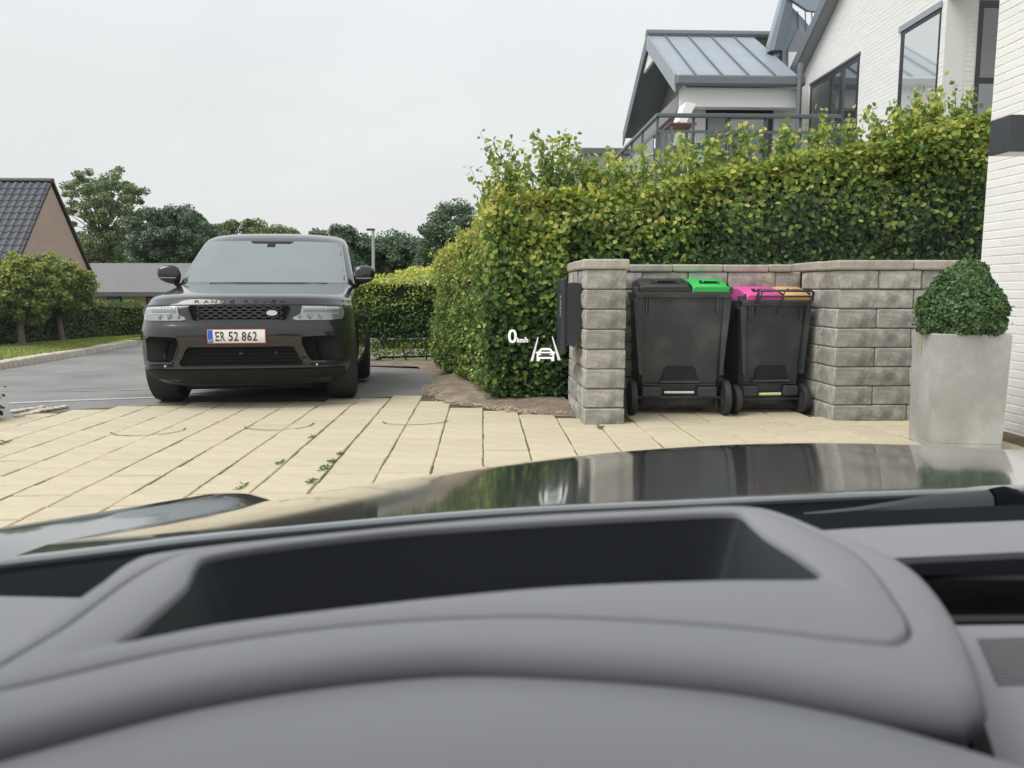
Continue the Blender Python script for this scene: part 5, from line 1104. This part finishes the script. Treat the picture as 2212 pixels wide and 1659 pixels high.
for s in (-1, 1):
    rows = []
    for z in np.linspace(1.25, 1.65, 6):
        w_, y0, D, n, yr, Dr = lv(z); a, b = y0+D+.06, yr-Dr-.05; rows.append([(s*(w_+.003), y, z) for y in np.linspace(a, b, 16)])
    MB().grid(rows).build('side_window', m_side, suv)
    for y in (2.55, 3.65): MB().grid([[(s*(lv(z)[0]+.0045), y+(z-1.2)*.12, z), (s*(lv(z)[0]+.0045), y+.07+(z-1.2)*.12, z)] for z in (1.25, 1.36, 1.5, 1.65)]).build('window_pillar', m_gloss, suv)
    MB().grid([[(s*(lv(z)[0]+.002), y, z) for z in (.30, .36, .40)] for y in np.linspace(1.45, 3.3, 6)]).build('sill_trim', m_trim, suv)
    MB().tube([(s*(.985), 2.3, .95), (s*1.005, 2.33, .955), (s*1.005, 2.5, .955), (s*.985, 2.53, .95)], .012, 6).build('door_handle', m_paint, suv)
    # mirror
    mr_ = MB(); rows = []; cxm, cym, czm = s*1.045, 1.72, 1.315
    for a in np.linspace(-1, 1, 13):
        k = (1-abs(a)**2.6)**(1/2.6); row = []
        for th in np.linspace(0, 2*math.pi, 20, endpoint=False):
            ct, st_ = math.cos(th), math.sin(th); xx = math.copysign(abs(ct)**.75, ct); zz_ = math.copysign(abs(st_)**.75, st_)
            row.append((cxm+a*.125, cym+xx*.075*k, czm+zz_*.088*k*(1-.18*a*s)+.012*a*s))
        rows.append(row)
    mo = mr_.grid(rows, True).build('mirror', m_paint, suv, smooth='all')
    MB().tube([(s*.90, 1.72, 1.20), (s*.95, 1.71, 1.21), (s*1.0, 1.72, 1.255)], [.03, .026, .03], 8).build('mirror_arm', m_trim, mo, smooth=60)
    MB().box(cxm-.085, cxm+.085, cym-.079, cym-.07, czm-.042, czm-.033).build('indicator', m_rim2, mo)
for y in ax:
    for s in (-1, 1):
        c = (s*(.835 if y < 2 else .865), y, WR); W2 = .145
        wo = MB().lathe([(.275, -W2*.9), (.335, -W2), (.372, -W2*.86), (.385, -W2*.55), (.386, 0), (.385, W2*.55), (.372, W2*.86), (.335, W2), (.275, W2*.9)], c, 'x', 48).build('wheel', m_tyre, suv, smooth=30)
        sp = MB().lathe([(.20, -.10), (.278, -W2*.88), (.278, W2*.88), (.262, W2*.8), (.25, .02)], c, 'x', 40); sp.lathe([(.0, s*.06), (.05, s*.06), (.06, s*.03), (.06, -.03)], c, 'x', 14)
        for k in range(10):
            a = k*math.pi/5; d = Vector((0, math.cos(a), math.sin(a))); q = Vector((0, -math.sin(a), math.cos(a)))*.018; p0, p1 = Vector(c)+d*.04+Vector((s*.05, 0, 0)), Vector(c)+d*.262+Vector((s*.085, 0, 0))
            sp.prism([p0-q, p0+q, p1+q*.8, p1-q*.8], (-s*.03, 0, 0))
        sp.build('rim', m_rim, wo, smooth=40)
MB().box(-.58, .58, .45, 4.4, .20, .30).build('underbody', m_void, suv)
# the face was measured for a nearer nose: stretch everything but the wheels to the true height
ZO, ZN = [.15, .26, .42, .62, .97, 1.21, 1.66, 1.82], [.09, .200, .370, .556, .930, 1.187, 1.710, 1.897]
def kids(o): return [c for c in COL.objects if c.parent == o]
def remap(o):
    if o.name.split('.')[0] == 'wheel': return
    if o.type == 'MESH' and o.name.split('.')[0] not in ('badge', 'badge_ring'):
        co = np.empty(len(o.data.vertices)*3, np.float32); o.data.vertices.foreach_get('co', co); co[2::3] = np.interp(co[2::3], ZO, ZN); o.data.vertices.foreach_set('co', co); o.data.update()
    elif o.type == 'MESH' and o.name.split('.')[0] == 'badge': o.location.z = float(np.interp(o.location.z, ZO, ZN))
    for c in kids(o): remap(c)
for c in kids(suv): remap(c)
# white roof of another car far behind the clipped hedge
wc = thing('white_car', (atY(852, 605, 17).x, 17, gz(0, 17)), 'white car roof just showing over the clipped hedge', 'car'); p = atY(852, 597.5, 17); o_ = wc.location; zc = p.z-o_.z; ORG[wc.name] = Vector()
mb = MB(); rows = []
for z, hw_, y0, y1 in [(.2, .82, 0, 4.2), (.45, .88, -.05, 4.3), (.85, .88, 0, 4.25), (.95, .84, .9, 4.15), (zc-.12, .62, 1.6, 3.7), (zc-.02, .55, 1.8, 3.5), (zc, .40, 2.1, 3.2)]:
    rows.append([(x, y, z) for x, y in [(-hw_, y0+.2), (-hw_*.8, y0), (hw_*.8, y0), (hw_, y0+.2), (hw_, y1-.2), (hw_*.8, y1), (-hw_*.8, y1), (-hw_, y1-.2)]])
mb.grid(rows, True); mb.f.append(tuple(range(len(mb.v)-8, len(mb.v)))); mb.build('body', M('white_car_paint', (.8,.8,.8), .3, coat=.6), wc, smooth=50)
for y in (.8, 3.4):
    for s in (-1, 1): MB().lathe([(.2, -.1), (.31, -.1), (.32, 0), (.31, .1), (.2, .1)], (s*.8, y, .31), 'x', 20).build('wheel', m_tyre, wc)
# ================================================================ the car we sit in: bonnet, wiper, windscreen, dashboard
m_own = M('silver_grey_paint', (.20, .215, .225), .12, metal=.55, coat=1.0); m_own.node_tree.nodes['Principled BSDF'].inputs['Coat Roughness'].default_value = .05; m_dash = M('grey_soft_plastic', (.25, .255, .275), .66, spec=.35, var=.03, vscale=6, bump=.05, bscale=900)
m_dashd = M('dark_inner_plastic', (.040, .045, .052), .6, spec=.3); m_cowl = M('black_cowl_plastic', (.006, .008, .011), .7, spec=.05); m_blk = M('vent_black', (.004, .005, .007), .8, spec=.03); m_wip = M('wiper_black', (.045, .048, .05), .45)
m_lin_ = M('dark_dash_trim', (.03, .03, .034), .6)
own = thing('own_car', (0, 0, 0), 'grey car we look out of, with its bonnet and dashboard in the foreground', 'car')
ORG[own.name] = Vector()
XC = .70
def bz(X, Y):
    u = Y-.785; s0 = math.tan(R(7.2)); z = -.215-s0*u; e_ = max(Y-1.42, 0); z -= .5*(math.tan(R(17))-s0)/.58*e_*e_; d = abs(X-XC)/.9
    z -= .115*d**1.9*(.20+.45*min(max((Y-.75)/.85, 0), 1.5))
    return H+z
lipx = [(-150, 1240), (0, 1213), (215, 1187), (430, 1160), (760, 1128), (1100, 1101), (1480, 1083), (1850, 1066), (2212, 1053), (2400, 1049)]
lip = []
for px, py in catmull(lipx, 60):                          # follow the glass edge on the bonnet's surface
    d = ray(px, py); t = .5
    for _ in range(40):
        p = Vector((0, 0, H))+d*t; e = p.z-bz(p.x, p.y); t += e/(-d.z)*.7
    lip.append(Vector((0, 0, H))+d*t)
rows = []
XE_L = -.425
for f in np.linspace(0, 1, 46):
    row = []
    for i, p in enumerate(lip):
        x = p.x*(1+.0*f); 
        k = i/(len(lip)-1); xl = max(p.x, XE_L) if False else p.x
        xe = XE_L+.02*0+(1.6-XE_L)*k
        X = p.x*(1-f)+xe*f; X = max(X, XE_L-.0); Yend = 2.02-.10*abs((X-XC)/.9)**2.2; Y = p.y+(Yend-p.y)*f
        row.append((X, Y, bz(X, Y)))
    rows.append(row)
MB()
# regular panel: columns at constant lateral position from the edge seam to the far side
cols = np.concatenate([np.linspace(XE_L, .4, 40), np.linspace(.43, 1.75, 30)])
lx = np.array([p.x for p in lip]); ly = np.array([p.y for p in lip]); o_ = np.argsort(lx); lx, ly = lx[o_], ly[o_]
def lipy(X): return float(np.interp(X, lx, ly))
rows = []
rows.append([(X, lipy(X)-.004, bz(X, lipy(X))-.007) for X in cols]); rows.append([(X, lipy(X)-.0045, bz(X, lipy(X))-.004) for X in cols]); rows.append([(X, lipy(X)-.0025, bz(X, lipy(X))-.001) for X in cols])
for f in np.linspace(0, 1, 50):
    row = []
    for X in cols:
        ye_ = 2.02-.10*(abs(X-XC)/.9)**2.2; Y = lipy(X)+(ye_-lipy(X))*f; row.append((X, Y, bz(X, Y)))
    rows.append(row)
rows.append([(X, 2.05-.10*(abs(X-XC)/.9)**2.2, bz(X, 2.03)-.03) for X in cols]); rows.append([(X, 2.10-.10*(abs(X-XC)/.9)**2.2, bz(X, 2.03)-.16) for X in cols])
MB().grid(rows).build('bonnet', m_own, own, smooth='all')
rows = []
for f in np.linspace(-.25, 1, 40):
    Y = .72+(2.04-.72)*f; r_ = []
    for dx, dz in [(.0045, -.024), (.005, -.016), (.02, -.011), (.05, -.001), (.075, .0065), (.092, .009), (.108, .004), (.122, -.015), (.136, -.10), (.142, -.25)]:
        X = XE_L-dx; k_ = (1+1.1*max(f, 0)*(1-sst(.55, .95, f))) if dx < .1 else 1; r_.append((X+.03*max(f-.55, 0)**2, Y, bz(XE_L, Y)+dz*k_+.010*max(f, 0)**2*(1-sst(.6, 1.0, f))-.028*sst(.72, 1.0, f)))
    rows.append(r_)
MB().grid(rows).build('fender', m_own, own, smooth='all')
MB().tube([(1.0, 1.6, 0), (1.0, 1.6, .5)], .03)
MB().box(-.30, 1.45, .9, 1.78, .30, .52).build('nose_body', m_own, own)
for s, X in ((-1, -.42), (1, 1.32)): MB().lathe([(.2, -.1), (.31, -.1), (.32, 0), (.31, .1), (.2, .1)], (X, 1.55, .315), 'x', 24).build('wheel', m_tyre, own)
# cowl under the lip and the wiper
cw = []
for X in cols: cw.append((X, lipy(X)-.003, bz(X, lipy(X))-.007))
MB().grid([cw, [(x, y-.05, z-.012) for x, y, z in cw], [(x, y-.16, z-.03) for x, y, z in cw], [(x, y-.30, z-.06) for x, y, z in cw]]).build('cowl', m_cowl, own, smooth='all')
wa, wb, wm = atZ(1735, 1116, H-.232), atZ(2196, 1088, H-.232), atZ(2010, 1098, H-.232)
def wrow(p, h_, w_): return [tuple(p+Vector((0, -w_, -.012))), tuple(p+Vector((0, -w_*.6, h_*.7))), tuple(p+Vector((0, 0, h_))), tuple(p+Vector((0, w_, h_*.5))), tuple(p+Vector((0, w_, -.012)))]
q = [wa, wa.lerp(wb, .25), wa.lerp(wb, .45), wm, wa.lerp(wb, .86)]
wob = MB().grid([wrow(p, h_, w_) for p, h_, w_ in zip(q, (.004, .007, .012, .015, .017), (.005, .008, .012, .013, .014))]).build('wiper', m_wip, own, smooth=50)
MB().grid([wrow(p, h_, .016) for p, h_ in ((wa.lerp(wb, .865), .019), (wa.lerp(wb, .93), .021), (wb, .016), (wb+Vector((.02, .004, 0)), .004))]).build('wiper_cap', m_cowl, wob, smooth=50)
# ---- dashboard: instrument hood with the projector well
Z0 = H-.128
def onp(pts, n=112, z=Z0): return [atZ(px, py, z) for px, py in catmull(pts, n, True)]
Oo = [(1200,1266),(1550,1250),(1760,1247),(1775,1238),(1724,1199),(1660,1158),(1628,1132),(1594,1107),(1400,1113),(1100,1130),(800,1153),(441,1203),(398,1265),(300,1350),(259,1386),(480,1346),(850,1300)]
So = [(1150,1330),(1550,1350),(1925,1389),(1966,1358),(1930,1290),(1865,1208),(1770,1152),(1622,1099),(1410,1105),(1100,1122),(800,1147),(400,1197),(300,1238),(150,1345),(-60,1492),(400,1397),(780,1346)]
Lo = [(1050,1402),(1600,1438),(2095,1520),(2140,1490),(2085,1340),(1975,1213),(1790,1143),(1645,1094),(1420,1097),(1100,1113),(800,1140),(290,1195),(190,1262),(20,1382),(-330,1640),(400,1474),(750,1420)]
n_ = 187; Op, Sp, Lp = (np.array([tuple(v) for v in onp(q_, n_)]) for q_ in (Oo, So, Lo))
def blend(A, B, t, dz=0.0): P = A*(1-t)+B*t; P = P.copy(); P[:, 2] += dz; return [tuple(p) for p in P]
rows = [blend(Op, Sp, -.02, -.0035), blend(Op, Sp, .0, -.0012), blend(Op, Sp, .05, 0), blend(Op, Sp, .5, .001), blend(Op, Sp, .93, 0), blend(Op, Sp, .97, -.0006), blend(Op, Sp, .985, -.004), blend(Op, Sp, 1.0, -.0045), blend(Sp, Lp, .02, -.004), blend(Sp, Lp, .04, -.0006), blend(Sp, Lp, .10, 0), blend(Sp, Lp, .5, 0), blend(Sp, Lp, .72, -.0008), blend(Sp, Lp, .86, -.0026), blend(Sp, Lp, .95, -.0062), blend(Sp, Lp, .985, -.0100), blend(Sp, Lp, .93, -.0145), blend(Sp, Lp, .80, -.022), blend(Sp, Lp, .75, -.09)]
dash = MB().grid(rows, True).build('dashboard', m_dash, own, smooth='all')
cen = Op.mean(0)
def inner(k, dz, dy=0, kx=None): P = Op.copy(); P[:, 0] = cen[0]+(P[:, 0]-cen[0])*(kx or k); P[:, 1] = cen[1]+(P[:, 1]-cen[1])*k+dy; P[:, 2] += dz; return [tuple(p) for p in P]
wl = MB().grid([inner(1.0, -.0034), inner(.99, -.010, 0, .98), inner(.97, -.035, -.003, .92), inner(.94, -.075, -.006, .82)], True)
wl.f.append(tuple(range(len(wl.v)-n_, len(wl.v)))); wl.build('projector_well', m_dashd, dash, smooth=60)
# lower pad nearest the eye
J = [(-400,1730),(-150,1655),(0,1605),(300,1534),(600,1480),(1000,1444),(1400,1462),(1800,1530),(2100,1612),(2300,1680),(2600,1790)]
jp = [atZ(px, py, H-.139) for px, py in catmull(J, 60)]
rows = [[tuple(p+Vector((0, .012, -.022))) for p in jp], [tuple(p+Vector((0, .003, -.004))) for p in jp], [tuple(p+Vector((0, -.004, 0))) for p in jp], [(p.x*.97, p.y-.04, p.z+.002) for p in jp], [(p.x*.93, p.y-.09, p.z-.002) for p in jp], [(p.x*.9, p.y-.14, p.z-.03) for p in jp], [(p.x*.9, p.y-.15, p.z-.2) for p in jp]]
MB().grid(rows).build('column_pad', m_dash, dash, smooth='all')
# main dash deck left and right of the hood, lower
Zd = H-.168
dl = [(-500, 1330), (-200, 1300), (0, 1288), (185, 1292), (300, 1300), (120, 1480), (-200, 1600), (-600, 1700)]
pl_ = [atZ(px, py, Zd) for px, py in dl]; MB().prism([tuple(p) for p in pl_], (0, 0, -.05)).build('deck', m_dash, dash)
dr_ = [(1745, 1148), (1850, 1141), (2000, 1133), (2212, 1125), (2700, 1112), (2700, 1178), (2212, 1192), (1955, 1204), (1830, 1212)]
pr_ = [atZ(px, py, Zd+.012) for px, py in dr_]; pr_[4] = Vector((1.62, pr_[3].y-.02, Zd+.012)); pr_[5] = Vector((1.62, pr_[6].y-.03, Zd+.012)); MB().prism([tuple(p) for p in pr_], (0, 0, -.004)).build('deck', m_dash, dash)
p = [atZ(px, py, Zd-.03) for px, py in [(1850, 1190), (2900, 1150), (2900, 1500), (1900, 1500)]]; p[1].x = p[2].x = 1.62; p[1].y = .47; p[2].y = .30; MB().prism([tuple(v) for v in p], (0, 0, -.03)).build('vent_box', m_blk, dash)
for y0, y1 in ((1243, 1236), (1330, 1322)):
    a, b = atZ(1900, y0, Zd-.004), atZ(2700, y1-22, Zd-.004); b = Vector((.80, a.y-.015, b.z)); MB().prism([tuple(a), tuple(b), tuple(b+Vector((0, .004, -.002))), tuple(a+Vector((0, .004, -.002)))], (0, -.002, -.0025)).build('vent_slat', m_wip, dash)
p = [atZ(px, py, Zd-.002) for px, py in [(2010, 1352), (2700, 1338), (2900, 1700), (2180, 1720), (2105, 1500)]]; p[1] = Vector((1.62, p[0].y-.02, Zd-.002)); p[2] = Vector((1.62, .26, Zd-.002)); sg = MB().prism([tuple(v) for v in p], (0, 0, -.02)).build('speaker_surround', m_dash, dash)
m_spk = M('speaker_mesh', (.20, .20, .215), .6); pts_ = []
mbh = MB(); 
q0 = [atZ(px, py, Zd-.0015) for px, py in [(2112, 1380), (2600, 1366), (2700, 1470), (2155, 1480)]]; MB().prism([tuple(v) for v in q0], (0, 0, -.0004)).build('speaker_mesh', m_spk, sg)
a, b, c, d = q0
for i in range(46):
    for j in range(16):
        u, v = (i+.5*(j % 2))/46, (j+.5)/16; pp = a.lerp(b, u).lerp(d.lerp(c, u), v); r = .00085
        mbh.add([tuple(pp+Vector((r*math.cos(k*math.pi/3), r*math.sin(k*math.pi/3), .0004))) for k in range(6)], [tuple(range(6))])
tag(mbh.build('speaker_holes', m_blk, sg), kind='stuff')
# dark gap between hood, deck and glass
p = [atZ(px, py, H-.215) for px, py in [(-700, 1420), (-300, 1310), (0, 1243), (400, 1190), (1100, 1135), (1700, 1112), (2212, 1090), (2900, 1060), (2900, 1400), (0, 1700), (-700, 1800)]]; p[-4].x = p[-3].x = 1.62; p[-4].y = .66; p[-3].y = .30; MB().prism([tuple(v) for v in p], (0, 0, -.02)).build('dash_base', m_cowl, dash)
MB().cbox(.80, 1.62, .285, .462, Zd-.12, Zd+.0085, .012).build('passenger_panel', m_dash, dash); MB().cbox(-.60, 1.62, .30, .50, .45, H-.24, .02).build('lower_fascia', m_lin_, dash)
MB().cbox(.30, .78, .262, .30, .60, Zd-.024, .008).build('centre_fascia', m_lin_, dash)
# windscreen and the cabin behind the eye
m_ws = panemat('windscreen_glass', (.99, .998, .995), .02, dust_haze=(.026, .062, 9.0))
rows = []
for f in np.linspace(0, 1, 14):
    row = []
    for X in np.linspace(-.72, 1.75, 28):
        y0 = lipy(X)-.075-.16*max(abs(X-XC)-.75, 0); z0 = H-.215-.05*(abs(X-XC)/.9)**1.6; y1 = .06-.06*((X-XC)/.9)**2; z1 = H+.36-.05*((X-XC)/.9)**2
        row.append((X, y0+(y1-y0)*f, z0+(z1-z0)*f+.03*math.sin(math.pi*f)))
    rows.append(row)
MB().grid(rows).build('windscreen', m_ws, own, smooth='all')
m_lin = M('cabin_lining', (.03, .03, .034), .85)
MB().cbox(-.66, 1.75, -2.3, .06, H+.36, H+.41, .02).build('cabin_roof', m_lin, own)
MB().cbox(-.70, -.60, -2.2, .45, .25, H-.16, .02).build('door', m_lin, own); MB().cbox(1.67, 1.75, -2.2, .45, .25, H-.16, .02).build('door', m_lin, own)
for X in (-.32, .62): 
    so_ = MB().cbox(X, X+.5, -1.0, -.78, .55, H+.12, .06).build('seat', m_lin, own); MB().cbox(X+.12, X+.38, -1.0, -.85, H+.14, H+.30, .04).build('headrest', m_lin, so_)
MB().box(-.64, 1.70, -2.25, -2.2, .3, H+.37).build('rear_panel', m_lin, own); MB().box(-.6, 1.45, -2.2, .5, .28, .32).build('cabin_floor', m_lin, own)
for X, nm in ((-.70, 'rear_side'), (1.70, 'rear_side')): MB().cbox(X-.03, X+.03, -2.25, -.22, H-.17, H+.37, .02).build(nm, m_lin, own)  # unseen solid sides, added to darken the cabin
for s, X in ((1, -.70), (-1, 1.70)): MB().tube([(X, .50, H-.2), (X+s*.02, .3, H+.05), (X+s*.05, .05, H+.37)], .045, 8).build('screen_pillar', m_lin, own)
for X in (-.42, 1.32): MB().lathe([(.2, -.1), (.31, -.1), (.32, 0), (.31, .1), (.2, .1)], (X, -1.25, .315), 'x', 24).build('wheel', m_tyre, own)
# ---- head-up display: the white figures stand in the air where the driver sees them, over the bonnet
YU = 4.5
m_hud = emit('display_light', (1.0, 1.0, .97), 1.0); m_hud2 = emit('display_light_dim', (.95, .86, .85), .85)
hu = thing('head_up_display', atY(1160, 780, YU), 'white head-up display figures 0 km/h with car and lane symbol', 'display'); ORG[hu.name] = Vector(atY(1160, 780, YU))
def zp(x, y): return ((1850+x*.18083)/1.736, (1180+y*.18083)/1.736)      # measured in an enlarged crop
def hpoly(name, pts, mat=m_hud, parent=hu):
    w3 = [atY(*zp(x, y), YU) for x, y in pts]
    bm = bmesh.new(); f = bm.faces.new([bm.verts.new(p-ORG[hu.name]) for p in w3]); r = bmesh.ops.extrude_face_region(bm, geom=bm.faces[:])
    for v in [g for g in r['geom'] if isinstance(g, bmesh.types.BMVert)]: v.co.y += .0006
    bmesh.ops.triangulate(bm, faces=[f for f in bm.faces if len(f.verts) > 4]); bmesh.ops.recalc_face_normals(bm, faces=bm.faces); me = bpy.data.meshes.new(name); bm.to_mesh(me); bm.free(); return link(name, me, parent, mat)
ring = MB(); o1, o2 = [], []
for k in range(40):
    a = 2*math.pi*k/40; se = lambda c, e: math.copysign(abs(c)**e, c)
    o1.append((395+88*se(math.cos(a), .8), 446+140*se(math.sin(a), .85))); o2.append((397+38*se(math.cos(a), .8), 446+92*se(math.sin(a), .85)))
fr = [[tuple(atY(*zp(*p), YU)) for p in o1], [tuple(atY(*zp(*p), YU)) for p in o2]]; ring.grid(fr, True); ring.build('digit', m_hud, hu)
tm_ = text_mesh('km/h', 1.0, 0, .028); co_ = np.array([v.co for v in tm_.vertices]); lo, hi = co_.min(0), co_.max(0)
for v in tm_.vertices:
    v.co = atY(*zp(492+(v.co.x-lo[0])/(hi[0]-lo[0])*230, 578-(v.co.y-lo[1])/(hi[1]-lo[1])*108), YU)-ORG[hu.name]
link('unit_text', tm_, hu, m_hud)
hpoly('lane_line', [(918, 462), (938, 466), (826, 958), (766, 962)], m_hud2); hpoly('lane_line', [(1212, 455), (1234, 455), (1396, 940), (1338, 948)], m_hud2)
car = hpoly('car_symbol', [(880, 772), (932, 766), (985, 700), (1020, 690), (1150, 690), (1190, 702), (1240, 766), (1280, 768), (1284, 800), (1250, 806), (1262, 832), (1262, 960), (1204, 962), (1196, 916), (968, 916), (960, 962), (900, 962), (898, 832), (915, 806), (878, 800)])
# cut-outs of the symbol: window and grille, dark tinted
m_hk = M('display_gap', (.06, .07, .07), .6)
def hcut(pts):
    w3 = [atY(*zp(x, y), YU-.003) for x, y in pts]; MB().prism([tuple(p) for p in w3], (0, .0005, 0)).build('symbol_gap', m_hk, hu)
hcut([(975, 768), (1005, 735), (1165, 735), (1195, 765), (1120, 772)]); hcut([(940, 800), (1228, 800), (1170, 822), (1170, 838), (1228, 838), (1228, 878), (935, 878), (935, 842), (990, 838), (990, 822)])
